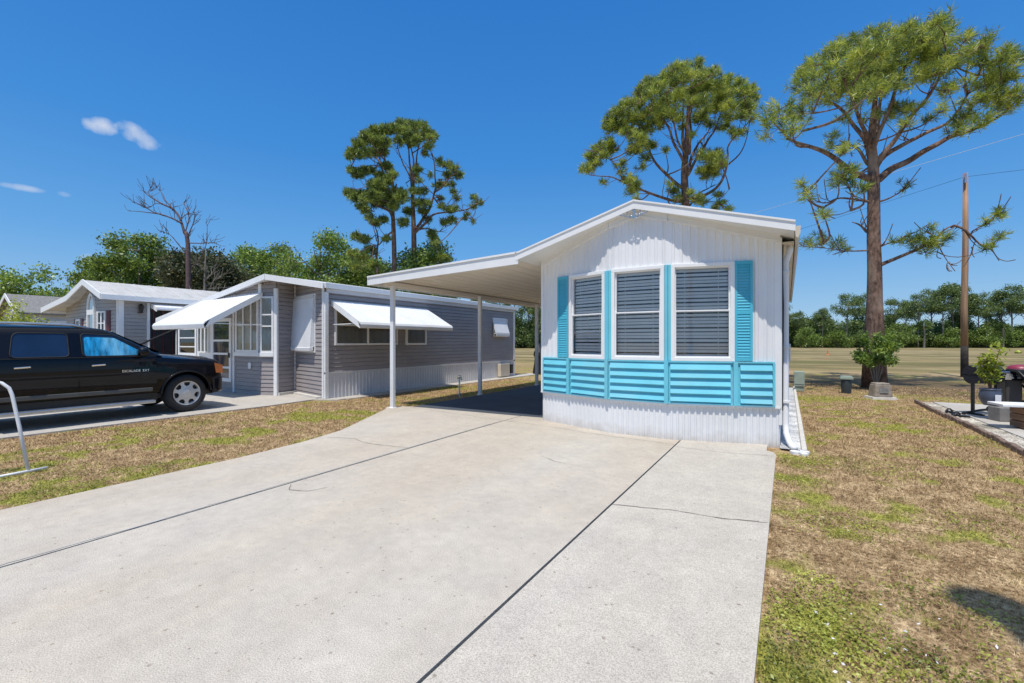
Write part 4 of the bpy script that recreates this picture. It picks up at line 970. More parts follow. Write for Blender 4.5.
for s in (1, -1):
    # doors: thin panels standing a few mm proud of the body, so the gaps read as shut lines
    for nm, ya, yb in (('rear', 1.86, 2.872), ('front', 2.888, 4.07)):
        b = MB(); n = 8; st = [(.50, .986), (.60, .992), (.80, 1.0), (1.02, 1.0), (1.15, .987), (1.195, .975)]
        G = []
        for z, w in st:
            for i in range(n + 1):
                y = ya + (yb - ya) * i / n
                if nm == 'rear' and z < .86: 
                    lim = 1.30 + math.sqrt(max(0, .50 ** 2 - (z - .40) ** 2)); y = max(y, lim)
                if nm == 'front' and z < .8:
                    lim = 4.62 - math.sqrt(max(0, .56 ** 2 - (z - .40) ** 2)); y = min(y, max(lim, yb - .02))
                G.append(cx(s * (.99 * w + .004), y, z))
        for r_ in range(len(st) - 1):
            for i in range(n):
                a = r_ * (n + 1) + i; f = [a, a + 1, a + n + 2, a + n + 1]; b.f.append(f if s > 0 else f[::-1])
        b.v = G; dr = b.build('door', M['carpaint'], car, False)
        wn = dr.modifiers.new('w', 'WEIGHTED_NORMAL')
        dr.data.polygons.foreach_set('use_smooth', [True] * len(dr.data.polygons))
        hy = ya + .30 if nm == 'rear' else ya + .26
        hb = MB(); xa = .998; hb.hexa([cx(s * xa, hy - .11, 1.035), cx(s * xa, hy + .11, 1.05), cx(s * (xa + .035), hy + .10, 1.05), cx(s * (xa + .035), hy - .10, 1.038), cx(s * xa, hy - .11, 1.07), cx(s * xa, hy + .11, 1.085), cx(s * (xa + .035), hy + .10, 1.082), cx(s * (xa + .035), hy - .10, 1.07)])
        bevel(hb.build('handle', M['chrome'], dr), .008)
    for nm, poly, mt in (('rear', W_R, 'carglass'), ('front', W_F, 'carglass')):
        b = MB(); P = side_poly(poly, .007, s); b.quad(*(P if s > 0 else P[::-1])); w = b.build('window', M[mt], car)
        m = MB(); Q2 = side_poly([(y, z) for y, z in poly], .010, s); m.tube(Q2 + Q2[:1], .009, 5, False); m.build('seal', M['rubber'], w)
        if nm == 'front':
            f = MB(); sh = rounded([(2.97, 1.235), (3.87, 1.235), (3.77, 1.34), (3.42, 1.57), (2.98, 1.585)], .05)
            P = side_poly(sh, .0085, s); f.quad(*(P if s > 0 else P[::-1])); f.build('sunshade', M['foil'], w)
    b = MB(); P = [cx(s * (GW(z) + .0045), y, z) for y, z in [(2.78, 1.22), (2.92, 1.22), (2.92, 1.65), (2.78, 1.65)]]; b.quad(*(P if s > 0 else P[::-1])); b.build('pillar_trim', M['carpaint'], car)
    # belt strip, gray strip painted as reflected concrete, running board, rail, mirror
    b = MB(); b.box(s * .955 if s > 0 else -.985, s * .985 if s > 0 else -.955, 1.9, 4.05, 1.198, 1.216, cx); b.build('belt_trim', M['black'], car)
    b = MB(); xs = sorted((s * .975, s * 1.005))
    b.box(xs[0], xs[1], 1.84, 4.0, .50, .575, cx); bevel(b.build('reflection_strip', mat('reflection_gray', (.09, .09, .085), .35), car), .012)
    b = MB(); xs = sorted((s * .86, s * 1.09)); b.box(xs[0], xs[1], 1.82, 4.02, .265, .33, cx); bevel(b.build('running_board', M['silver'], car), .015)
    b = MB(); xs = sorted((s * .80, s * .93)); b.box(xs[0], xs[1], 1.82, 4.1, .30, .46, cx); b.build('sill', M['black'], car)
    b = MB(); b.tube([cx(s * .72, 1.25, 1.74), cx(s * .72, 1.45, 1.80), cx(s * .72, 2.2, 1.815), cx(s * .72, 2.85, 1.80), cx(s * .72, 3.1, 1.74)], .024, 8); b.build('roof_rail', M['silver'], car, True)
    b = MB(); b.lathe([(.001, -.085), (.09, -.075), (.115, -.02), (.11, .05), (.06, .085), (.001, .09)], (0, 0, 0), 16, 'y')
    b.v = [cx(s * 1.10 + x * .95, 3.80 + y, 1.30 + z * .85) for x, y, z in b.v]; mo = b.build('mirror', M['carpaint'], car, True)
    b = MB(); b.tube([cx(s * .95, 3.82, 1.22), cx(s * 1.04, 3.81, 1.26)], .03, 8); b.build('mirror_arm', M['black'], mo)
    # lights and bumpers
    b = MB(); b.add([cx(s * .930, 5.22, .80), cx(s * .88, 5.34, .79), cx(s * .87, 5.33, .97), cx(s * .925, 5.18, 1.02), cx(s * .972, 5.20, .80), cx(s * .922, 5.372, .79), cx(s * .918, 5.368, .97), cx(s * .970, 5.165, 1.025)],
                    [[4, 5, 6, 7], [0, 3, 2, 1], [0, 1, 5, 4], [3, 7, 6, 2], [0, 4, 7, 3], [1, 2, 6, 5]]); b.build('marker_lamp', M['amber'], car)
    b = MB(); xs = sorted((s * .52, s * .89)); b.box(xs[0], xs[1], 5.30, 5.375, .76, .97, cx); bevel(b.build('headlight', M['lens'], car), .02)
# flares
for y in (1.30, 4.62):
    for s in (1, -1):
        b = MB(); b.tube([cx(s * (.985 if abs(math.cos(a)) < .8 else .975), y + .47 * math.cos(a), .40 + .47 * math.sin(a)) for a in np.linspace(.05, PI - .05, 22)], .022, 6); b.build('wheel_arch_trim', M['carpaint'], car, True)
b = MB(); V = []
bp = [(-.97, 5.12), (-.965, 5.27), (-.85, 5.40), (-.4, 5.48), (.4, 5.48), (.85, 5.40), (.965, 5.27), (.97, 5.12)]
b.prism([cx(x, y, .36) for x, y in bp], (0, 0, .36)); bevel(b.build('front_bumper', M['carpaint'], car), .05, 3)
b = MB(); b.prism([cx(x * .98, -y, 0) for x, y in []] or [cx(-.95, .1, .40), cx(-.93, -.10, .40), cx(.93, -.10, .40), cx(.95, .1, .40)], (0, 0, .28)); bevel(b.build('rear_bumper', M['carpaint'], car), .04, 3)
b = MB(); window_frame(b, lambda u, o, z: cx(u, 5.36 + o, z), -.48, .48, .66, 1.0, .03, 0, .05)
for i in range(7): b.box(-.45, .45, 5.36, 5.39, .70 + i * .04, .712 + i * .04, cx)
for i in range(9): x = -.44 + i * .11; b.box(x - .005, x + .005, 5.362, 5.388, .69, .97, cx)
b.build('grille', M['chrome'], car)
b = MB(); w0 = [(.80, 4.235, 1.24), (-.80, 4.235, 1.24), (-.66, 3.44, 1.68), (.66, 3.44, 1.68)]
b.quad(*[cx(x, y + .012, z + .012) for x, y, z in w0][::-1]); b.build('windshield', M['carglass'], car)
for s in (1, -1):
    b = MB(); b.box(*(sorted((s * .72, s * .90))), -.03, .0, .80, 1.12, cx); b.build('taillight', M['red'], car)
# underside
b = MB(); b.box(-.84, .84, .3, 5.2, .33, .45, cx); b.build('chassis', M['black'], car)
def wheel(s, y):
    x0 = s * .845
    b = MB(); prof = [(.26, -.135), (.33, -.14), (.385, -.11), (.40, -.06), (.402, 0), (.40, .06), (.385, .11), (.33, .14), (.26, .135), (.26, -.135)]
    b.lathe(prof, cx(x0, y, .40), 40, 'x'); ty = b.build('wheel', M['rubber'], car, True)
    f = 1 if s > 0 else -1; xo = x0 + f * .125
    b = MB(); b.lathe([(.262, f * .0), (.258, f * .012), (.238, f * .008), (.225, -f * .03)], cx(xo, y, .40), 40, 'x')
    b.lathe([(.001, f * .022), (.06, f * .020), (.085, f * .012), (.09, -f * .02)], cx(xo, y, .40), 24, 'x')
    for k in range(7):
        a = 2 * PI * k / 7 + .2
        def P(r, t, o): return cx(xo + f * o, y + math.cos(a) * r - math.sin(a) * t, .40 + math.sin(a) * r + math.cos(a) * t)
        pts = [P(.07, -.04, .012), P(.07, .04, .012), P(.13, .062, .004), P(.175, .03, .002), P(.235, .045, .0), P(.235, -.045, .0), P(.175, -.03, .002), P(.13, -.062, .004)]
        b.prism(pts, (-f * .03, 0, 0))
    b.build('rim', M['alloy'], ty)
    b = MB(); b.lathe([(.001, -f * .055), (.235, -f * .05)], cx(xo, y, .40), 24, 'x'); b.build('brake_cover', M['black'], ty)
for s in (1, -1):
    for y in (1.30, 4.62): wheel(s, y)
def text(name, body_, size, loc, rot, m, parent, extrude=.001):
    cu = bpy.data.curves.new(name, 'FONT'); cu.body = body_; cu.size = size; cu.extrude = extrude; cu.align_x = 'CENTER'
    t = bpy.data.objects.new(name, cu); COL.objects.link(t); bpy.context.view_layer.update()
    me = bpy.data.meshes.new_from_object(t.evaluated_get(bpy.context.evaluated_depsgraph_get())); bpy.data.objects.remove(t)
    o = bpy.data.objects.new(name, me); COL.objects.link(o); me.materials.clear(); me.materials.append(m)
    o.parent = parent; o.location = Vector(loc) - OFF[parent.name]; o.rotation_euler = rot; return o
text('badge', 'ESCALADE  EXT', .062, cx(1.000, 3.72, .905), (PI / 2, 0, PI / 2), M['chrome'], car)
# ------------------------------------------------------------------ things on the lawns and patio
# white tubular rail at the left edge
t = thing('pipe_rail', 'white bent-tube rail with a flat foot bar standing in the grass strip', 'rail', (-7.55, 1.3, 0))
b = MB(); q = [(-7.54, 1.62, -.02), (-7.63, 1.565, .5), (-7.70, 1.52, .88), (-7.72, 1.50, .96), (-7.76, 1.45, 1.02), (-7.83, 1.35, 1.05), (-7.95, 1.0, 1.05), (-8.0, .92, 1.02), (-8.03, .87, .96), (-8.06, .84, .5), (-8.10, .80, -.02)]
b.tube(q, .018, 10); b.build('frame', M['galv'], t, True)
b = MB(); b.tube([(-7.56, 1.78, -.005), (-7.50, 1.34, -.005)], .016, 8); b.tube([(-8.12, .96, -.005), (-8.04, .52, -.005)], .016, 8); b.build_each('foot_bar', M['galv'], t, True)
b = MB(); b.tube([(-7.84, 1.36, -.02), (-7.84, 1.36, .56), (-8.05, .9, .58)], .025, 8); b.build('brace', M['galv'], t, True)
# hose bib riser
t = thing('water_spigot', 'white pipe riser with a brass-gray hose tap beside the carport floor', 'water tap', (-7.66, 9.9, 0))
b = MB(); b.tube([(-7.66, 9.9, -.05), (-7.66, 9.9, .50)], .022, 8); b.build('pipe', M['white'], t, True)
b = MB(); b.tube([(-7.66, 9.9, .50), (-7.58, 9.86, .53), (-7.52, 9.82, .47)], .022, 8); b.lathe([(.001, .06), (.05, .06), (.05, .075), (.001, .075)], (-7.66, 9.9, .5), 12); b.tube([(-7.66, 9.9, .48), (-7.74, 9.92, .50)], .018, 6); b.build('tap', M['silver'], t, True)
# covered cart and bollard-like meter post at the back
t = thing('yard_cart', 'black covered grill cart with a side shelf behind the taupe home', 'grill', (-9.95, 18.9, 0))
b = MB(); b.lathe([(.001, 0), (.26, 0), (.30, .05), (.22, .5), (.20, .75), (.26, .85), (.24, 1.0), (.12, 1.25), (.05, 1.4), (.001, 1.42)], (-9.95, 18.9, 0), 14); b.build('cover', M['black'], t)
b = MB(); b.box(-9.75, -9.2, 18.8, 19.05, .82, .90); b.build('side_shelf', M['black'], t)
t = thing('meter_post', 'dark utility meter post with a round pale head on the back lawn', 'meter post', (-9.3, 20.5, 0))
b = MB(); b.box(-9.42, -9.18, 20.45, 20.58, -.03, .95); b.box(-9.46, -9.36, 20.44, 20.59, .55, 1.2); b.box(-9.22, -9.1, 20.44, 20.59, .5, 1.18); bevel(b.build('panel', mat('dark_gray_metal', (.06, .06, .065), .5), t), .02)
b = MB(); b.lathe([(.001, -.06), (.10, -.05), (.10, .02), (.001, .05)], (-9.34, 20.42, 1.12), 14, 'y'); b.build('meter', M['silver'], t)
# utility boxes on the right lawn
t = thing('utility_pedestal', 'dark cable pedestal with a pale green lid on the lawn left of the big pine', 'utility box', (1.6, 16.6, 0))
b = MB(); b.lathe([(.12, -.03), (.125, .05), (.14, .36), (.135, .38)], (1.5, 16.65, 0), 18); b.build('housing', mat('dark_slate_plastic', (.035, .045, .05), .5), t, True)
b = MB(); b.box(1.34, 1.66, 16.49, 16.81, .38, .45); b.box(1.36, 1.64, 16.51, 16.79, .45, .48); bevel(b.build('lid', M['green_box'], t), .02)
t = thing('electric_cabinet', 'pale green metal cabinet beside the right wall of the white home', 'utility box', (.33, 16.6, 0))
b = MB(); b.box(.18, .46, 16.45, 16.75, .12, .58); b.box(.20, .44, 16.48, 16.72, -.03, .12); bevel(b.build('cabinet', M['green_box'], t), .015)
b = MB(); b.box(.2, .44, 16.435, 16.447, .2, .5); b.build('door', M['green_box'], t)
t = thing('concrete_meter_box', 'weathered tapered concrete box on a pale base in front of the big pine', 'utility box', (2.1, 15.5, 0))
def rot2(x, y, c, a): return (c[0] + x * math.cos(a) - y * math.sin(a), c[1] + x * math.sin(a) + y * math.cos(a))
def frust(b, c, a, w0, d0, w1, d1, z0, z1):
    P = [rot2(sx * w0, sy * d0, c, a) for sx, sy in ((-1, -1), (1, -1), (1, 1), (-1, 1))]; Q_ = [rot2(sx * w1, sy * d1, c, a) for sx, sy in ((-1, -1), (1, -1), (1, 1), (-1, 1))]
    b.hexa([(*p, z0) for p in P] + [(*p, z1) for p in Q_])
b = MB(); frust(b, (2.13, 15.5), YAW * .6, .21, .18, .175, .15, .03, .36); frust(b, (2.13, 15.5), YAW * .6, .17, .145, .155, .13, .36, .40); bevel(b.build('box', M['stonebox'], t), .02)
b = MB(); frust(b, (2.13, 15.5), YAW * .6, .28, .24, .27, .23, -.04, .03); b.build('base', M['curb'], t)
b = MB(); frust(b, (2.13 + .06, 15.5 - .168), YAW * .6, .10, .012, .10, .004, .14, .27); b.build('plaque', M['shingle'], t)
# power pole
t = thing('utility_pole', 'tall weathered wooden utility pole with a charred foot right of the big pine', 'pole', (6.55, 26.9, 0))
PX, PY = 6.55, 26.9
b = MB(); b.tube([(PX, PY, 1.3), (PX - .01, PY, 3), (PX + .03, PY, 5.5), (PX + .03, PY, 8.75)], [.125, .12, .105, .085], 14); b.build('shaft', M['pole'], t, True)
b = MB(); b.tube([(PX, PY, -.05), (PX, PY, .9), (PX, PY, 1.31)], [.135, .13, .127], 14); b.build('charred_foot', M['char'], t, True)
b = MB(); b.box(PX - .03, PX + .03, PY - .2, PY - .12, 8.3, 8.7); b.build('bracket', M['silver'], t)
def wire(name, A, B, sag, r, label):
    b = MB(); b.tube([tuple(Vector(A).lerp(Vector(B), i / 24) - Vector((0, 0, sag * 4 * (i / 24) * (1 - i / 24)))) for i in range(25)], r, 5)
    tag(b.build(name, M['galv'] if 'pale' in label else M['rubber']), label, 'cable')
wire('overhead_cable', (PX, PY, 8.6), (-75, 95, 9.5), 2.0, .007, 'thin black overhead cable running left from the utility pole')
wire('overhead_cable', (PX, PY, 8.6), (48, 22, 9.5), .8, .007, 'thin black overhead cable running right from the utility pole')
wire('overhead_cable', (-55, 60, 8), (38, 21.5, 14.5), .7, .011, 'pale overhead cable crossing in front of the pines')
# patio edging bricks
for i in range(int((14.9 - 5.0) / .2)):
    y = 14.85 - i * .2
    if i == 0:
        b = MB(); b.box(-.035, .035, -.085, .085, -.08, .055); e0 = bevel(b.build('edging_brick', M['brick']), .015, 2); e = e0
    else: e = e0.copy(); COL.objects.link(e)
    x = 2.745 + .02 * math.sin(y * 1.3)
    e.location = (x, y, random.uniform(-.012, .008)); e.rotation_euler = (random.uniform(-.06, .06), random.uniform(-.08, .08), random.uniform(-.08, .08))
    tag(e, 'brown edging brick in the curved row along the patio gravel', 'brick', 'edging bricks beside the patio')
b = MB(); b.quad((2.77, 5, -.008), (3.18, 5, -.008), (3.06, 14.9, -.008), (2.77, 14.9, -.008)); tag(b.build('gravel_border', mat('sandy_gravel', (.42, .38, .32), .9, .3, 50, .8, 90)), kind='structure')
pebbles('border_gravel', 5000, 2.80, 3.12, 5, 14.9, -.002, .016, leaf_mat('sandy_stone', (.25, .22, .18), (.46, .42, .36), (.66, .62, .55), 0), 'loose sandy gravel in the border beside the patio')
# sandals
for i, (x, y, a) in enumerate([(2.93, 12.9, .3), (2.95, 12.35, .9)]):
    s = thing('sandal', ['dark sandal lying further back on the gravel border', 'dark sandal lying nearer the camera on the gravel border'][i], 'sandal', (x, y, 0), 'sandals on the gravel')
    b = MB(); P = [(math.cos(t_) * .05 * (1.15 if math.sin(t_) > 0 else .85), math.sin(t_) * .15) for t_ in np.linspace(0, 2 * PI, 17)[:-1]]
    b.prism([(*rot2(p, q, (x, y), a), .01) for p, q in P], (0, 0, .03)); b.build('sole', M['black'], s)
    b = MB(); b.tube([(*rot2(-.055, .03, (x, y), a), .035), (*rot2(-.02, .05, (x, y), a), .085), (*rot2(.02, .05, (x, y), a), .085), (*rot2(.055, .03, (x, y), a), .035)], .016, 6); b.build('strap', M['black'], s, True)
# barrel grill on a post stand
G = Vector((3.22, 12.72, .02)); t = thing('charcoal_grill', 'black barrel charcoal grill on a single upright at the patio edge', 'grill', tuple(G))
ax = Vector((.8558, .5173, 0)).normalized()
def half_barrel(b, c, r, l, a0, a1, n=14):
    side = Vector((-ax.y, ax.x, 0)); rings = []
    for k in range(n + 1):
        a = a0 + (a1 - a0) * k / n; rings.append(side * math.cos(a) * r + Vector((0, 0, 1)) * math.sin(a) * r)
    A = [c - ax * l / 2 + p for p in rings]; B = [c + ax * l / 2 + p for p in rings]
    for k in range(n): b.quad(A[k], A[k + 1], B[k + 1], B[k])
    b.quad(*A[::-1]); b.quad(*B)
c = G + ax * .22 + Vector((0, 0, .80))
b = MB(); half_barrel(b, c, .18, .50, PI, 2 * PI); b.build('firebox', M['black'], t)
b = MB(); half_barrel(b, c + Vector((0, 0, .012)), .185, .52, 0, PI); ld = b.build('lid', M['black'], t)
b = MB(); hs_ = c + Vector((ax.y, -ax.x, 0)) * .25 + Vector((0, 0, .08)); b.tube([hs_ - ax * .2, hs_ - ax * .2 + Vector((ax.y, -ax.x, 0)) * .05, hs_ + ax * .2 + Vector((ax.y, -ax.x, 0)) * .05, hs_ + ax * .2], .012, 6); b.build('handle', M['silver'], ld)
b = MB(); b.tube([G + Vector((0, 0, 0)), G + Vector((0, 0, .80))], .032, 8); b.tube([G + ax * .46, G + ax * .46 + Vector((0, 0, .62))], .025, 8); b.build_each('leg', M['black'], t)
b = MB(); b.tube([G - Vector((.17, .05, -.015)), G + Vector((.10, .03, .09)), G + ax * .48 + Vector((0, 0, .12))], .024, 8); b.tube([G - Vector((-.12, .16, -.015)), G + Vector((-.1, .14, .015))], .024, 8); b.build_each('foot', M['black'], t)
b = MB(); b.lathe([(.001, -.02), (.07, -.02), (.07, .02), (.001, .02)], tuple(G + ax * .36 + Vector((0, -.02, .11))), 14, 'y'); b.build('wheel', M['rubber'], t)
# second cabinet grill with knobs and red lid
g2_ = thing('gas_grill', 'dark gas grill with silver control knobs and a maroon lid behind the potted plant', 'grill', (4.3, 13.0, .02))
b = MB(); b.box(3.74, 3.98, 12.9, 13.35, .12, .74); bevel(b.build('cabinet', mat('brown_black_metal', (.05, .043, .04), .5), g2_), .02)
b = MB(); b.hexa([(3.68, 12.84, .74), (4.30, 12.84, .74), (4.30, 13.38, .74), (3.68, 13.38, .74), (3.68, 12.93, .86), (4.30, 12.93, .86), (4.30, 13.38, .90), (3.68, 13.38, .90)]); b.build('control_panel', M['black'], g2_)
b = MB()
for i in range(4):
    for zz in (.78, .83): b.lathe([(.001, -.03), (.026, -.03), (.03, 0)], (3.72 + i * .10, 12.86 + (zz - .74) * .7, zz), 10, 'y')
b.build_each('knob', M['silver'], g2_)
b = MB(); b.lathe([(.20, 0), (.19, .05), (.13, .09), (.001, .11)], (4.02, 13.15, .93), 18); b.build('lid', M['red'], g2_, True)
b = MB()
for p_ in ((3.78, 12.93), (3.95, 12.93), (3.78, 13.32), (3.95, 13.32)): b.lathe([(.05, 0), (.05, .12)], (*p_, .0), 10)
b.build_each('caster', M['rubber'], g2_)
# block, pot and plant
blk = MB(); frust(blk, (3.47, 12.02), .35, .17, .14, .17, .14, .02, .28); tag(bevel(blk.build('stone_block', M['block']), .015), 'gray masonry block standing on the patio under the plant pot', 'block')
pot = thing('potted_plant', 'blue-gray glazed pot holding a tall yellow-green croton-like plant', 'potted plant', (3.32, 12.16, .28))
b = MB(); b.lathe([(.001, .0), (.09, .0), (.115, .03), (.155, .12), (.162, .20), (.145, .27), (.14, .29), (.155, .305), (.148, .32), (.13, .31), (.125, .27), (.001, .27)], (3.32, 12.16, .285), 28); b.build('pot', M['pot'], pot, True)
b = MB(); b.box(3.34, 3.42, 11.985, 11.99, .36, .50); b.build('price_tag', M['white'], pot)
b = MB(); tips = []
for i in range(11):
    a = rng.uniform(0, 2 * PI); r_ = rng.uniform(.03, .20); h = rng.uniform(.30, .72) if i else .88
    p0 = Vector((3.32, 12.16, .55)); p2 = p0 + Vector((math.cos(a) * r_, math.sin(a) * r_, h)); p1 = p0.lerp(p2, .5) + Vector((0, 0, .06)); b.tube([p0, p1, p2], [.012, .009, .005], 5); tips += [(p0, p1, p2)]
b.build('stem', M['wood'], pot)
P_ = []; 
for p0, p1, p2 in tips:
    for k in range(62):
        t_ = rng.uniform(.35, 1.02); q_ = p1.lerp(p2, max(0, t_ * 2 - 1)) if t_ > .5 else p0.lerp(p1, t_ * 2); P_.append([q_.x + rng.normal(0, .055), q_.y + rng.normal(0, .055), q_.z + rng.normal(0, .04)])
V, F_ = leaf_quads(np.array(P_), .045, aspect=.38); new_obj('foliage', V, F_, M['yellow_leaf'], pot)
# wooden bench with white top
t = thing('wooden_bench', 'low brown wooden bench with a white slab top at the right edge', 'bench', (3.7, 11.2, .02))
b = MB(); frust(b, (3.68, 11.15), .18, .62, .22, .62, .22, .40, .445); bevel(b.build('top', M['cloth_white'], t), .01)
b = MB()
for k in range(3): frust(b, (3.85, 11.2), .18, .50, .19, .50, .19, .04 + k * .118, .04 + k * .118 + .108)
bevel(b.build('box', M['wood'], t), .006)
# reclining chair
t = thing('lounge_chair', 'black-framed folding lounge chair with a white cushion at the right edge', 'lounge chair', (4.9, 13.2, .02))
b = MB()
for dy in (0, .55):
    b.tube([(3.98 + .1, 12.6 + dy, .93), (4.45, 12.55 + dy, .42), (4.62, 12.5 + dy, .04)], .022, 8); b.tube([(4.30, 12.58 + dy, .30), (5.8, 12.6 + dy, .38)], .02, 8); b.tube([(5.6, 12.6 + dy, .38), (5.2, 12.6 + dy, .03)], .02, 8); b.tube([(4.6, 12.58 + dy, .6), (5.3, 12.6 + dy, .62)], .022, 8)
b.build('frame', M['black'], t, True)
b = MB(); b.hexa([(4.10, 12.62, .90), (4.5, 12.62, .42), (4.5, 13.08, .42), (4.10, 13.08, .90), (4.14, 12.62, .94), (4.54, 12.62, .46), (4.54, 13.08, .46), (4.14, 13.08, .94)]); b.box(4.08, 4.7, 12.6, 13.1, .91, .95); b.build('back_sling', M['black'], t)
b = MB(); b.box(4.5, 5.7, 12.62, 13.08, .40, .50); b.hexa([(4.28, 12.64, .72), (4.54, 12.64, .46), (4.54, 13.06, .46), (4.28, 13.06, .72), (4.36, 12.64, .78), (4.64, 12.64, .52), (4.64, 13.06, .52), (4.36, 13.06, .78)]); bevel(b.build('cushion', M['cloth_white'], t), .03, 3)
for ch in t.children: ch.location.x -= .26
# unseen post added beside the camera only to cast the shadow on the lawn
LX, LY, LH = 1.47, .08, 9.2
t = thing('shadow_post', 'tall slim post with a pointed top, added out of view to cast the lawn shadow', 'shadow caster', (LX, LY, 0))
b = MB(); b.lathe([(.001, -.05), (.14, -.05), (.14, .25), (.075, .35), (.06, LH - .7), (.09, LH - .62), (.001, LH - .6)], (LX, LY, 0), 16); b.build('pole', M['galv'], t, True)
b = MB(); b.lathe([(.001, LH - .60), (.10, LH - .60), (.17, LH - .18), (.001, LH - .16)], (LX, LY, 0), 12); b.build('post_head', M['lens'], t)
b = MB(); b.lathe([(.21, LH - .17), (.13, LH - .05), (.03, LH + .08), (.001, LH + .15)], (LX, LY, 0), 12); b.build('cap', M['black'], t)
# far specks in the pasture
b = MB(); b.lathe([(.15, 0), (.06, .1), (.02, .6), (0.001, .62)], (3.9, 62, -.03), 10); tag(b.build('marker_cone', M['orange']), 'tiny orange marker cone far out in the pasture', 'marker')
b = MB(); b.lathe([(.3, 0), (.35, .15), (.2, .35), (0.001, .4)], (25.5, 84, -.03), 10); tag(b.build('feed_tub', M['yellow_leaf']), 'tiny pale yellow tub far out in the pasture', 'tub')
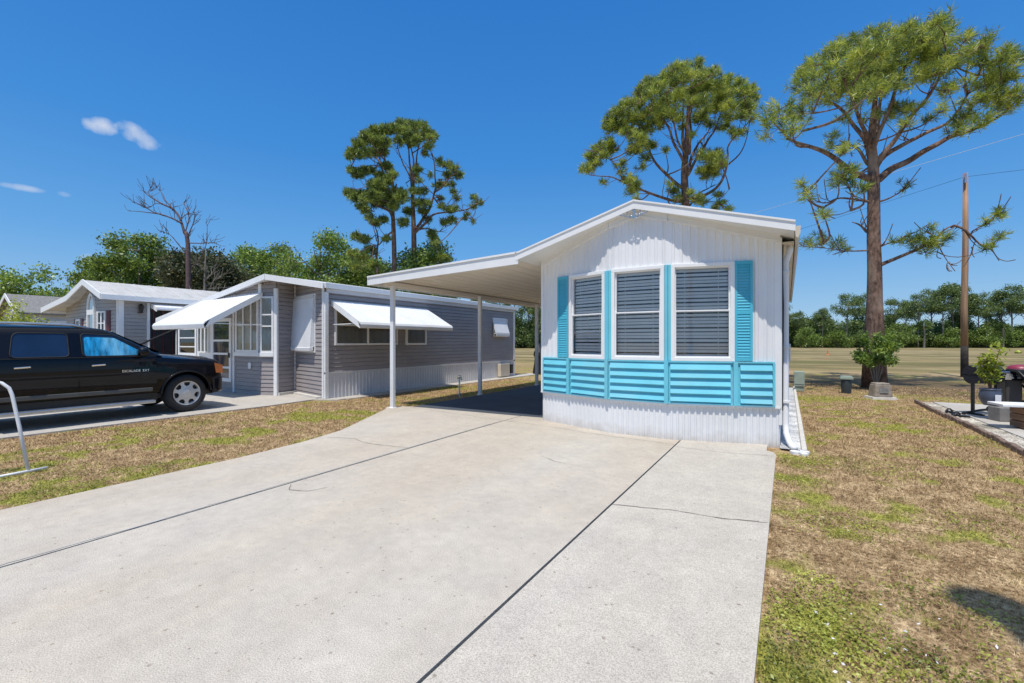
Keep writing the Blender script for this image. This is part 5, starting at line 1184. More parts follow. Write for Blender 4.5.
# limbs and foliage masses of the nearer trees: (sideways, deep, high[, radius]) in metres from the foot
PINE_C = dict(
 trunk=[(0.05, 0, 1.98, 0.264), (0.05, 0, 2.89, 0.216), (0.05, 0, 3.87, 0.198), (0.02, 0, 4.86, 0.186), (0.02, 0, 5.84, 0.174), (0.02, 0, 6.66, 0.168), (-0.01, 0, 7.49, 0.144), (-0.05, 0, 8.31, 0.102), (0.05, 0, 9.29, 0.072), (0.18, 0, 10.28, 0.048), (0.26, 0, 11.10, 0.024)],
 limbs=[(0.115, [(0.05, -0.00, 6.86), (-0.45, -0.07, 6.97), (-1.07, -0.14, 7.27), (-1.77, -0.21, 7.64), (-2.46, -0.28, 7.86), (-3.07, -0.35, 8.07), (-3.59, -0.42, 8.60)]),
  (0.122, [(0.10, 0.00, 6.83), (0.74, 0.08, 7.19), (1.47, 0.16, 7.52), (2.29, 0.24, 8.05), (2.96, 0.32, 8.37), (3.88, 0.40, 8.69), (4.55, 0.48, 9.07), (5.23, 0.56, 9.67)]),
  (0.086, [(0.08, 0.00, 7.16), (0.89, 0.26, 7.92), (1.78, 0.51, 8.37), (2.87, 0.77, 8.92), (3.82, 1.03, 9.74), (4.78, 1.28, 11.03), (5.41, 1.54, 11.90)]),
  (0.086, [(0.05, -0.00, 7.32), (0.46, -0.25, 7.87), (0.73, -0.50, 8.55), (1.13, -0.76, 9.21), (1.36, -1.01, 9.99), (0.97, -1.26, 10.59)]),
  (0.086, [(-0.01, 0.00, 7.49), (-0.14, 0.22, 8.24), (-0.39, 0.45, 9.02), (-0.82, 0.67, 9.64), (-1.36, 0.90, 10.02), (-1.56, 1.12, 10.49)]),
  (0.072, [(-0.01, -0.00, 7.65), (-0.69, -0.39, 8.45), (-1.30, -0.77, 9.05), (-1.96, -1.16, 9.60), (-2.46, -1.54, 9.89)]),
  (0.072, [(0.02, 0.00, 7.81), (0.41, 0.28, 9.10), (0.55, 0.56, 10.44), (0.51, 0.84, 11.46)]),
  (0.072, [(0.05, -0.00, 7.98), (0.37, -0.17, 9.04), (0.54, -0.35, 9.91), (0.71, -0.52, 10.76), (0.87, -0.70, 11.12)]),
  (0.058, [(-0.06, 0.00, 7.32), (-0.39, 0.12, 7.86), (-0.71, 0.23, 8.08), (-0.88, 0.35, 8.30)]),
  (0.043, [(-0.11, 0.00, 6.09), (-0.59, 0.07, 6.19), (-1.03, 0.14, 6.25), (-1.48, 0.21, 6.15), (-2.02, 0.28, 6.46)]),
  (0.022, [(-1.30, 0.00, 6.17), (-1.53, 0.14, 5.97), (-1.47, 0.28, 5.72)]),
  (0.036, [(0.05, -0.00, 6.09), (0.33, -0.12, 6.22), (0.64, -0.23, 6.39), (0.86, -0.35, 6.51)]),
  (0.029, [(-0.15, 0.00, 4.50), (-0.69, 0.05, 4.54), (-1.23, 0.09, 4.60), (-2.19, 0.14, 4.72)]),
  (0.050, [(-0.15, 0.00, 5.10), (-0.35, 0.05, 5.36), (-0.59, 0.10, 5.48)]),
  (0.072, [(0.08, -0.00, 3.79), (0.44, -0.08, 4.02), (1.02, -0.17, 4.33), (1.59, -0.25, 4.64), (1.92, -0.34, 5.02), (2.16, -0.42, 5.16)]),
  (0.043, [(2.56, -0.00, 5.27), (2.78, -0.19, 5.06), (3.07, -0.39, 4.61), (3.27, -0.58, 4.41), (3.33, -0.77, 4.06)]),
  (0.025, [(3.22, -0.00, 5.02), (3.27, -0.35, 5.18), (3.30, -0.70, 5.41)]),
  (0.022, [(2.07, -0.00, 4.69), (2.10, -0.32, 4.22), (2.11, -0.63, 3.74)]),
  (0.036, [(0.05, -0.00, 4.53), (0.34, -0.10, 4.67), (0.82, -0.21, 4.81)])],
 clumps=[(-3.74, -0.83, 8.47, 0.49), (-3.62, -0.19, 8.22, 0.24), (-3.78, -1.77, 7.68, 0.40), (-3.66, -1.08, 8.66, 0.29), (-2.43, -0.11, 8.99, 0.31), (-1.91, 0.83, 9.43, 0.33), (-2.30, -0.03, 10.01, 0.41), (-1.62, 0.96, 10.71, 0.44), (-2.01, -0.33, 10.41, 0.40), (-1.08, 1.26, 11.26, 0.45), (-2.65, -1.05, 9.13, 0.38), (-0.86, 1.55, 10.42, 0.46), (-2.34, -1.38, 10.14, 0.34), (0.10, 1.93, 12.13, 0.43), (-2.99, -2.20, 8.99, 0.38), (-0.79, 0.25, 11.34, 0.39), (-0.34, 0.94, 11.79, 0.40), (-1.97, -1.47, 9.71, 0.44), (-0.35, 0.69, 10.89, 0.51), (-0.86, -0.61, 10.95, 0.33), (1.63, 2.47, 12.92, 0.40), (-2.00, -2.19, 9.49, 0.41), (1.59, 2.27, 12.24, 0.56), (-0.31, -0.52, 11.25, 0.30), (0.34, 0.29, 11.83, 0.32), (-1.83, -2.50, 9.43, 0.37), (1.85, 2.25, 12.34, 0.52), (-0.67, -1.43, 10.56, 0.31), (0.39, -0.34, 10.88, 0.47), (0.33, -0.79, 11.19, 0.33), (0.78, -0.21, 11.49, 0.34), (1.42, 0.28, 11.36, 0.46), (2.08, 1.12, 12.04, 0.48), (0.79, -0.79, 11.30, 0.33), (0.41, -1.30, 10.49, 0.41), (0.11, -2.10, 10.53, 0.30), (3.94, 1.88, 13.21, 0.39), (0.89, -1.26, 10.59, 0.41), (2.92, 0.86, 11.97, 0.47), (1.60, -0.76, 11.24, 0.26), (3.43, 1.18, 12.57, 0.30), (-1.62, -0.46, 9.45, 0.43), (-0.91, 0.34, 9.88, 0.46), (-1.47, -1.00, 9.46, 0.45), (-0.93, -0.32, 10.00, 0.47), (-0.78, -0.81, 9.80, 0.46), (-0.21, -0.77, 9.98, 0.46), (1.25, 1.06, 11.00, 0.52), (0.64, -0.42, 10.35, 0.47), (1.07, -0.57, 10.42, 0.46), (1.17, -1.04, 10.28, 0.39), (3.20, 1.16, 11.72, 0.45), (-1.66, -1.56, 8.70, 0.37), (0.59, 1.45, 10.23, 0.45), (-1.99, -2.62, 8.34, 0.37), (1.14, 1.38, 10.64, 0.49), (0.48, -0.24, 9.82, 0.44), (0.21, -1.27, 9.38, 0.41), (0.57, -1.45, 9.50, 0.40), (2.40, 0.56, 10.58, 0.47), (0.97, -1.58, 9.65, 0.31), (3.04, 0.49, 10.91, 0.36), (1.58, -1.26, 10.22, 0.28), (1.94, -1.12, 10.69, 0.22), (4.11, 1.11, 12.20, 0.26), (3.12, -0.10, 10.95, 0.31), (3.91, 0.72, 11.55, 0.33), (3.21, -0.40, 11.00, 0.30), (3.49, -0.37, 11.27, 0.24), (3.30, -0.32, 10.49, 0.41), (3.48, -0.60, 10.40, 0.36), (4.86, 0.56, 11.14, 0.39), (4.42, 0.05, 11.13, 0.24), (4.60, -0.09, 10.71, 0.27), (5.25, 0.49, 11.11, 0.29), (4.37, -0.37, 10.06, 0.27), (4.07, -0.20, 10.08, 0.41), (4.29, 0.12, 10.15, 0.42), (3.66, -0.13, 9.96, 0.41), (4.49, 0.55, 10.32, 0.43), (3.96, -0.59, 9.38, 0.36), (4.42, -0.40, 9.41, 0.20), (3.70, -0.32, 9.37, 0.41), (4.59, 0.56, 9.91, 0.43), (4.44, -0.01, 9.20, 0.31), (4.69, 0.25, 9.40, 0.32), (3.17, -0.29, 9.22, 0.37), (2.82, -0.16, 8.80, 0.31), (4.42, 1.39, 9.67, 0.34), (2.87, -0.35, 8.31, 0.30), (3.20, -0.42, 8.60, 0.30), (1.95, -0.88, 7.99, 0.23), (3.39, 0.68, 8.78, 0.25), (0.64, -1.77, 8.23, 0.24), (2.05, 0.24, 8.92, 0.25), (1.67, -0.84, 9.32, 0.26), (2.88, 0.44, 10.00, 0.28), (2.47, -0.51, 9.66, 0.23), (-2.16, -1.63, 8.08, 0.22), (-1.56, -0.48, 7.77, 0.30), (-2.42, -2.09, 6.94, 0.21), (-0.28, 0.76, 8.15, 0.25), (-1.46, -0.23, 8.20, 0.20), (-2.06, -1.50, 6.44, 0.28), (-0.17, 1.12, 7.36, 0.33), (-1.52, -1.27, 6.23, 0.22), (-1.14, -0.56, 6.95, 0.20), (-2.08, -1.33, 6.28, 0.19), (0.44, 2.21, 7.46, 0.24), (0.77, -0.27, 6.49, 0.20), (-2.10, -2.31, 5.73, 0.15), (1.38, 2.12, 7.17, 0.20), (-2.61, -0.51, 6.33, 0.20), (-3.38, -1.93, 5.64, 0.15), (-3.42, -1.73, 6.07, 0.12), (-3.10, -2.16, 5.05, 0.15), (-1.70, -0.05, 5.69, 0.17), (0.74, -0.12, 9.15, 0.31), (0.88, 0.01, 9.15, 0.31), (0.69, 0.21, 9.07, 0.24), (1.59, 1.40, 9.61, 0.26), (0.49, -1.04, 8.67, 0.26), (-0.47, -0.41, 8.68, 0.27), (-0.24, -1.62, 7.87, 0.18), (2.25, 1.29, 9.30, 0.22), (-2.15, 0.20, 4.82, 0.21), (-1.75, 0.30, 4.72, 0.21), (-1.56, 0.10, 4.75, 0.21), (-1.15, 0.20, 4.70, 0.24), (-0.90, 0.20, 4.62, 0.16), (-1.59, 0.30, 5.01, 0.14), (0.58, -0.30, 4.71, 0.20), (0.99, -0.30, 4.79, 0.30), (1.21, -0.50, 4.59, 0.33), (1.70, -0.40, 4.69, 0.34), (1.28, -0.60, 4.96, 0.23), (1.15, -0.30, 4.55, 0.20), (1.84, -0.50, 4.82, 0.20), (2.75, -1.00, 5.17, 0.16), (2.98, -1.00, 5.37, 0.19), (3.03, -1.10, 5.45, 0.13), (2.90, -1.00, 4.56, 0.19), (3.24, -0.90, 4.73, 0.16), (2.67, -1.00, 4.33, 0.13), (1.29, -0.50, 4.35, 0.13)])
PINE_B = dict(
 trunk=[(-0.00, 0, -7.64, 0.272), (-0.00, 0, 0.70, 0.240), (-0.00, 0, 6.26, 0.216), (-0.00, 0, 7.65, 0.208), (-0.03, 0, 9.04, 0.192), (-0.09, 0, 10.43, 0.176), (-0.00, 0, 11.54, 0.144), (0.05, 0, 12.79, 0.096), (0.16, 0, 14.18, 0.064), (0.30, 0, 15.57, 0.032)],
 limbs=[(0.090, [(-0.11, -0.00, 8.90), (-0.86, -0.13, 8.93), (-1.73, -0.27, 9.16), (-2.59, -0.40, 9.46), (-3.44, -0.53, 9.69), (-4.15, -0.67, 9.91), (-4.98, -0.80, 10.00)]),
  (0.038, [(-3.31, -0.00, 10.01), (-3.70, -0.20, 10.63), (-4.09, -0.40, 10.96), (-4.68, -0.60, 11.15)]),
  (0.098, [(-0.11, 0.00, 9.59), (-0.60, 0.20, 10.08), (-1.09, 0.40, 10.72), (-1.60, 0.60, 11.51), (-1.82, 0.80, 12.16), (-2.34, 1.00, 12.97), (-3.16, 1.20, 13.50)]),
  (0.083, [(-0.11, -0.00, 10.71), (-0.67, -0.38, 11.66), (-1.20, -0.75, 12.44), (-1.86, -1.12, 12.92), (-2.63, -1.50, 13.26)]),
  (0.090, [(-0.04, 0.00, 10.15), (0.34, 0.10, 10.74), (0.94, 0.20, 11.62), (1.55, 0.30, 12.65), (2.02, 0.40, 13.68), (2.63, 0.50, 14.44)]),
  (0.090, [(0.03, 0.00, 9.04), (0.80, -0.14, 9.13), (1.43, -0.29, 9.50), (1.91, -0.43, 10.27), (1.91, -0.57, 11.03), (1.91, -0.71, 11.51), (2.51, -0.86, 12.25), (2.84, -1.00, 12.72)]),
  (0.045, [(2.25, 0.00, 10.84), (2.64, -0.33, 11.26), (2.88, -0.67, 11.94), (2.81, -1.00, 12.59)]),
  (0.083, [(0.09, 0.00, 10.43), (0.64, 0.50, 11.75), (1.57, 1.00, 12.97), (2.08, 1.50, 13.94)]),
  (0.090, [(-0.11, 0.00, 11.40), (-0.18, 0.00, 12.51), (-0.11, 0.00, 13.90), (0.03, 0.00, 15.01)]),
  (0.090, [(0.16, 0.00, 11.40), (0.35, 0.30, 12.79), (0.54, 0.60, 14.21), (1.09, 0.90, 15.38)]),
  (0.068, [(-0.04, -0.00, 11.12), (-0.59, -0.53, 11.86), (-1.18, -1.07, 12.95), (-1.63, -1.60, 13.72)]),
  (0.060, [(0.03, 0.00, 8.48), (0.66, 0.20, 9.24), (1.31, 0.40, 9.73), (1.82, 0.60, 10.01)]),
  (0.038, [(0.03, -0.00, 8.90), (0.80, -0.13, 8.86), (1.57, -0.27, 8.68), (2.06, -0.40, 8.37)])],
 clumps=[(-5.33, -0.46, 10.39, 0.31), (-5.14, 0.36, 10.73, 0.33), (-4.91, -0.37, 10.70, 0.32), (-4.84, 0.20, 10.94, 0.32), (-4.54, -0.58, 11.03, 0.28), (-4.27, 0.28, 11.39, 0.30), (-5.00, -0.10, 11.22, 0.32), (-4.93, 0.03, 11.22, 0.32), (-4.59, -0.15, 11.61, 0.35), (-4.51, 0.29, 11.77, 0.35), (-4.00, 0.01, 11.96, 0.35), (-4.09, 0.02, 11.91, 0.35), (-3.86, 0.02, 11.55, 0.26), (-3.81, 0.29, 11.62, 0.27), (-3.67, -0.94, 10.48, 0.22), (-3.45, 0.20, 10.91, 0.24), (-4.44, -0.41, 9.73, 0.17), (-4.31, 0.08, 9.85, 0.18), (-3.32, -1.14, 9.61, 0.31), (-2.76, 1.14, 10.34, 0.34), (-2.81, -0.70, 9.36, 0.28), (-2.58, 0.35, 9.81, 0.30), (-3.11, -0.84, 9.11, 0.23), (-2.80, 0.56, 9.59, 0.24), (-2.97, -1.31, 8.63, 0.14), (-2.23, 1.54, 9.47, 0.16), (-3.52, -0.59, 10.21, 0.17), (-3.21, 0.71, 10.65, 0.18), (-3.88, -0.04, 12.77, 0.44), (-3.80, 0.32, 12.87, 0.44), (-3.94, -0.02, 13.20, 0.38), (-3.83, 0.20, 13.19, 0.38), (-3.58, -0.56, 13.34, 0.40), (-3.49, 0.15, 13.64, 0.41), (-3.52, -0.28, 12.66, 0.40), (-3.08, 1.14, 13.40, 0.43), (-3.38, -1.35, 13.34, 0.33), (-3.04, 0.27, 14.14, 0.35), (-2.91, -0.05, 13.32, 0.44), (-2.54, 1.64, 14.04, 0.47), (-3.32, -1.11, 12.00, 0.31), (-2.83, 0.59, 12.88, 0.33), (-3.02, -1.93, 11.37, 0.40), (-2.05, 1.75, 13.06, 0.47), (-2.68, -0.74, 11.36, 0.40), (-2.24, 1.37, 12.31, 0.43), (-3.14, -0.93, 11.15, 0.25), (-2.74, 0.77, 11.85, 0.27), (-2.14, 0.19, 11.20, 0.24), (-1.98, 0.72, 11.47, 0.24), (-2.78, -1.55, 10.11, 0.19), (-2.00, 1.40, 11.18, 0.22), (-1.90, 0.07, 11.85, 0.29), (-1.85, -0.06, 11.82, 0.29), (-2.28, -0.29, 12.52, 0.43), (-1.77, 1.69, 13.38, 0.47), (-2.50, -0.58, 13.06, 0.43), (-1.91, 1.75, 14.13, 0.47), (-2.42, 0.19, 14.14, 0.41), (-2.09, 1.36, 14.86, 0.43), (-2.62, -0.99, 14.19, 0.36), (-2.11, 0.60, 15.02, 0.39), (-2.19, -0.88, 14.65, 0.34), (-1.83, 0.18, 15.22, 0.35), (-2.40, -2.01, 13.37, 0.40), (-1.05, 2.20, 15.77, 0.48), (-1.60, 0.14, 13.84, 0.44), (-1.67, 0.07, 13.73, 0.44), (-1.90, -0.83, 12.67, 0.37), (-1.20, 1.27, 13.69, 0.40), (-1.80, -1.74, 12.62, 0.38), (-1.28, 0.18, 13.52, 0.41), (-1.22, -0.40, 15.20, 0.34), (-0.58, 1.32, 16.23, 0.37), (-1.97, -1.86, 13.84, 0.38), (-1.00, 0.80, 15.45, 0.42), (-1.48, -1.17, 13.56, 0.42), (-0.87, 0.40, 14.44, 0.45), (-1.29, -1.75, 14.80, 0.30), (-0.34, 0.91, 16.33, 0.33), (-1.14, -1.69, 14.19, 0.41), (0.19, 2.33, 16.55, 0.48), (-1.31, -2.51, 13.10, 0.39), (-0.32, -0.02, 14.38, 0.44), (-1.46, -2.22, 12.50, 0.34), (-0.61, 0.23, 13.68, 0.38), (-0.47, -0.21, 13.10, 0.29), (0.37, 2.03, 14.27, 0.32), (-0.70, -1.56, 15.04, 0.30), (-0.01, 0.25, 16.12, 0.32), (-0.69, -2.20, 14.16, 0.40), (0.41, 0.43, 15.82, 0.45), (0.20, -0.25, 14.60, 0.43), (1.43, 2.49, 16.15, 0.48), (-0.12, -1.06, 13.49, 0.39), (0.93, 1.50, 14.69, 0.43), (0.33, -0.62, 15.75, 0.28), (0.89, 0.58, 16.48, 0.30), (0.49, -0.88, 15.05, 0.39), (1.51, 1.92, 16.61, 0.44), (0.71, -0.69, 14.49, 0.43), (1.50, 1.17, 15.54, 0.46), (0.09, -2.15, 13.05, 0.37), (1.41, 1.28, 14.86, 0.43), (0.55, -0.74, 13.11, 0.37), (1.31, 1.03, 13.88, 0.40), (0.59, 0.03, 13.22, 0.29), (0.66, 0.06, 13.21, 0.29), (0.31, -2.49, 14.11, 0.29), (1.68, 0.73, 16.09, 0.33), (1.24, -0.99, 14.45, 0.39), (2.70, 2.35, 16.23, 0.45), (1.45, -0.54, 14.03, 0.40), (1.81, 0.05, 14.32, 0.41), (1.61, 0.13, 13.83, 0.41), (2.41, 1.76, 14.71, 0.44), (2.16, -0.20, 15.18, 0.29), (3.33, 2.12, 16.52, 0.32), (2.09, -0.33, 14.42, 0.40), (2.59, 0.96, 15.25, 0.42), (1.41, -2.02, 12.86, 0.37), (2.40, 0.21, 14.01, 0.41), (2.02, -0.48, 13.11, 0.31), (2.75, 1.09, 13.85, 0.34), (2.18, -1.26, 14.44, 0.28), (3.23, 0.76, 15.60, 0.30), (2.22, -1.43, 13.82, 0.38), (3.81, 1.60, 15.51, 0.44), (2.59, -0.97, 13.40, 0.36), (3.51, 0.78, 14.38, 0.39), (2.04, -1.80, 12.46, 0.30), (3.10, 0.19, 13.52, 0.32), (3.22, -0.53, 14.44, 0.26), (3.50, 0.10, 14.85, 0.26), (3.40, -0.44, 14.08, 0.26), (3.58, 0.05, 14.41, 0.26), (2.80, -1.08, 13.08, 0.33), (3.55, 0.56, 14.02, 0.36), (3.21, -0.55, 12.94, 0.17), (3.72, 0.36, 13.44, 0.18), (2.28, -1.04, 12.03, 0.25), (3.02, 0.61, 12.71, 0.27), (1.59, -1.67, 11.75, 0.19), (2.36, -0.06, 12.53, 0.20), (0.79, -0.80, 10.80, 0.37), (1.34, 0.70, 11.52, 0.39), (1.35, -0.46, 10.53, 0.40), (1.84, 0.46, 10.89, 0.42), (1.34, 0.15, 10.34, 0.41), (1.45, 0.56, 10.56, 0.42), (0.77, -0.21, 10.35, 0.29), (1.50, 1.61, 11.11, 0.31), (1.29, -0.59, 11.02, 0.31), (2.70, 2.51, 12.40, 0.35), (0.73, -2.41, 10.03, 0.26), (1.73, -0.08, 11.04, 0.29), (-0.36, -2.63, 10.32, 0.18), (1.48, 1.70, 12.15, 0.22), (1.95, 0.26, 12.91, 0.24), (2.35, 1.02, 13.20, 0.24), (1.35, 0.18, 13.01, 0.24), (1.14, -0.25, 12.79, 0.23), (-0.04, 0.21, 12.89, 0.18), (-0.17, -0.10, 12.70, 0.17), (-1.89, -2.38, 10.55, 0.13), (-0.82, 0.84, 11.87, 0.15), (-0.62, 0.15, 9.50, 0.26), (-0.56, 0.18, 9.47, 0.26), (-0.45, -0.15, 8.99, 0.23), (0.19, 1.40, 9.50, 0.25), (-0.03, -1.49, 8.57, 0.25), (0.78, 0.36, 9.15, 0.27), (-0.61, -1.98, 8.67, 0.19), (0.26, 0.17, 9.36, 0.21), (0.63, -0.54, 8.60, 0.20), (1.21, 0.85, 9.06, 0.21), (1.47, -0.50, 9.02, 0.20), (1.56, -0.27, 9.05, 0.20), (1.57, -0.58, 8.58, 0.20), (1.77, -0.06, 8.70, 0.20), (1.95, -0.62, 8.30, 0.17), (3.24, 1.98, 9.06, 0.19), (1.57, 0.04, 8.49, 0.18), (2.34, 1.81, 9.03, 0.19), (-1.70, -2.56, 8.86, 0.10), (-0.46, 0.89, 10.07, 0.12), (-1.67, -0.94, 12.35, 0.20), (-1.43, -0.02, 12.76, 0.20), (-0.51, -2.07, 11.44, 0.13), (0.18, -0.22, 12.26, 0.14), (1.88, -0.77, 12.56, 0.17), (2.09, -0.28, 12.74, 0.17)])
PINE_A_LEFT = dict(
 trunk=[(0.07, 0, -2.93, 0.187), (0.07, 0, 4.65, 0.173), (0.07, 0, 6.55, 0.166), (0.03, 0, 8.44, 0.151), (-0.02, 0, 9.77, 0.137), (-0.04, 0, 10.72, 0.094), (0.20, 0, 12.23, 0.050)],
 limbs=[(0.130, [(-0.04, 0.00, 9.77), (-0.20, -0.25, 10.27), (-0.79, -0.50, 10.57), (-1.36, -0.75, 11.05), (-2.29, -1.00, 11.06)]),
  (0.130, [(-0.04, 0.00, 10.34), (-0.15, 0.25, 12.32), (-0.79, 0.50, 13.56), (-1.83, 0.75, 14.82), (-2.50, 1.00, 15.12)]),
  (0.090, [(-0.04, 0.00, 10.72), (0.20, 0.38, 11.60), (-0.86, 0.75, 13.27), (-1.26, 1.12, 14.59), (-1.07, 1.50, 15.93)]),
  (0.070, [(0.01, -0.00, 9.01), (-0.51, -0.17, 8.60), (-1.02, -0.33, 7.99), (-1.81, -0.50, 8.33)]),
  (0.090, [(-1.12, 0.00, 6.17), (-1.12, 0.12, 7.33), (-1.20, 0.25, 8.50), (-1.33, 0.38, 9.30), (-1.66, 0.50, 10.10)]),
  (0.050, [(-0.04, 0.00, 11.67), (-0.29, 0.07, 13.21), (-1.45, 0.13, 13.61), (-2.61, 0.20, 13.07)])],
 clumps=[(-2.16, -1.64, 13.64, 0.41), (-3.14, 1.10, 14.69, 0.45), (-2.69, -0.65, 13.77, 0.27), (-3.47, 1.56, 14.73, 0.29), (-1.70, -1.94, 14.05, 0.41), (-2.22, -0.11, 14.95, 0.44), (-0.96, -2.61, 14.28, 0.40), (-2.70, 2.58, 16.49, 0.47), (-1.21, -2.36, 13.35, 0.40), (-2.39, 1.03, 14.64, 0.45), (-0.96, -0.86, 15.44, 0.39), (-1.65, 1.70, 16.52, 0.42), (-0.70, -1.74, 14.32, 0.45), (-1.71, 1.57, 15.90, 0.50), (-1.36, -0.15, 14.26, 0.36), (-1.79, 1.52, 15.02, 0.38), (-0.32, -1.15, 15.30, 0.38), (-0.91, 1.16, 16.49, 0.41), (-0.14, -1.80, 14.29, 0.45), (-1.14, 1.23, 15.60, 0.50), (-0.70, -0.49, 14.21, 0.39), (-1.09, 1.01, 14.81, 0.41), (-2.16, -1.66, 12.38, 0.34), (-2.81, 0.58, 13.25, 0.36), (-1.94, -1.24, 12.35, 0.34), (-2.39, -0.09, 12.85, 0.36), (-2.96, 0.11, 13.22, 0.20), (-3.37, 1.41, 13.65, 0.21), (-1.72, -0.80, 12.79, 0.31), (-2.75, 2.41, 14.00, 0.34), (-1.66, 0.20, 13.26, 0.24), (-2.28, 2.45, 14.11, 0.26), (-2.93, -0.24, 11.59, 0.32), (-3.14, 0.65, 11.79, 0.33), (-2.12, -1.51, 10.81, 0.38), (-3.45, 2.09, 12.06, 0.42), (-2.01, -0.46, 11.42, 0.31), (-2.33, 0.51, 11.70, 0.32), (-0.97, -2.56, 10.39, 0.40), (-2.46, 1.91, 11.81, 0.46), (-1.66, -1.54, 10.17, 0.30), (-2.70, 1.79, 11.20, 0.34), (-0.46, -2.52, 10.66, 0.40), (-1.42, 0.59, 11.79, 0.45), (-0.32, -2.40, 11.40, 0.40), (-1.59, 2.12, 12.82, 0.47), (-0.74, 0.33, 11.77, 0.48), (-1.41, 2.54, 12.62, 0.52), (-0.85, -1.82, 11.61, 0.34), (-1.74, 1.10, 12.60, 0.37), (0.03, -1.77, 11.80, 0.38), (-1.20, 2.48, 13.31, 0.43), (-0.94, 0.01, 12.81, 0.32), (-1.64, 2.28, 13.69, 0.34), (-0.95, -0.25, 10.83, 0.43), (-1.03, -0.35, 10.79, 0.43), (-1.45, -1.05, 10.04, 0.27), (-1.92, 0.15, 10.44, 0.28), (-0.17, -0.38, 11.17, 0.47), (-0.43, 1.18, 11.57, 0.50), (-0.36, 0.33, 15.99, 0.32), (-0.26, -0.28, 15.81, 0.32), (-0.78, -1.46, 9.20, 0.30), (-1.53, 0.71, 9.76, 0.33), (-0.83, -2.46, 9.29, 0.22), (-1.83, 0.60, 10.08, 0.24), (0.42, -1.58, 10.25, 0.38), (-0.23, 0.49, 10.88, 0.40), (0.52, -0.86, 11.38, 0.43), (-0.05, 1.89, 12.19, 0.46), (1.01, -2.14, 10.61, 0.41), (0.55, 0.06, 11.22, 0.44), (-0.11, -1.26, 12.89, 0.34), (-1.11, 2.41, 14.35, 0.39), (0.56, -2.43, 11.92, 0.29), (0.04, -0.34, 12.59, 0.31), (-2.57, 0.06, 8.65, 0.32), (-2.82, 0.92, 8.75, 0.33), (-1.91, -0.20, 8.40, 0.36), (-2.46, 1.43, 8.76, 0.37), (-2.12, -1.77, 7.15, 0.30), (-2.75, 0.16, 7.42, 0.32), (-1.85, -0.96, 7.13, 0.39), (-2.48, 0.83, 7.47, 0.41), (-1.52, -0.25, 7.64, 0.32), (-1.82, 1.04, 7.97, 0.33), (-0.85, -1.81, 6.43, 0.34), (-1.82, 1.29, 6.87, 0.37), (-2.49, -0.14, 6.53, 0.36), (-3.25, 2.13, 7.02, 0.38), (-0.17, -1.04, 8.21, 0.23), (-0.86, 1.46, 8.81, 0.25), (-0.49, -0.58, 9.62, 0.27), (-1.48, 2.66, 10.45, 0.30)])
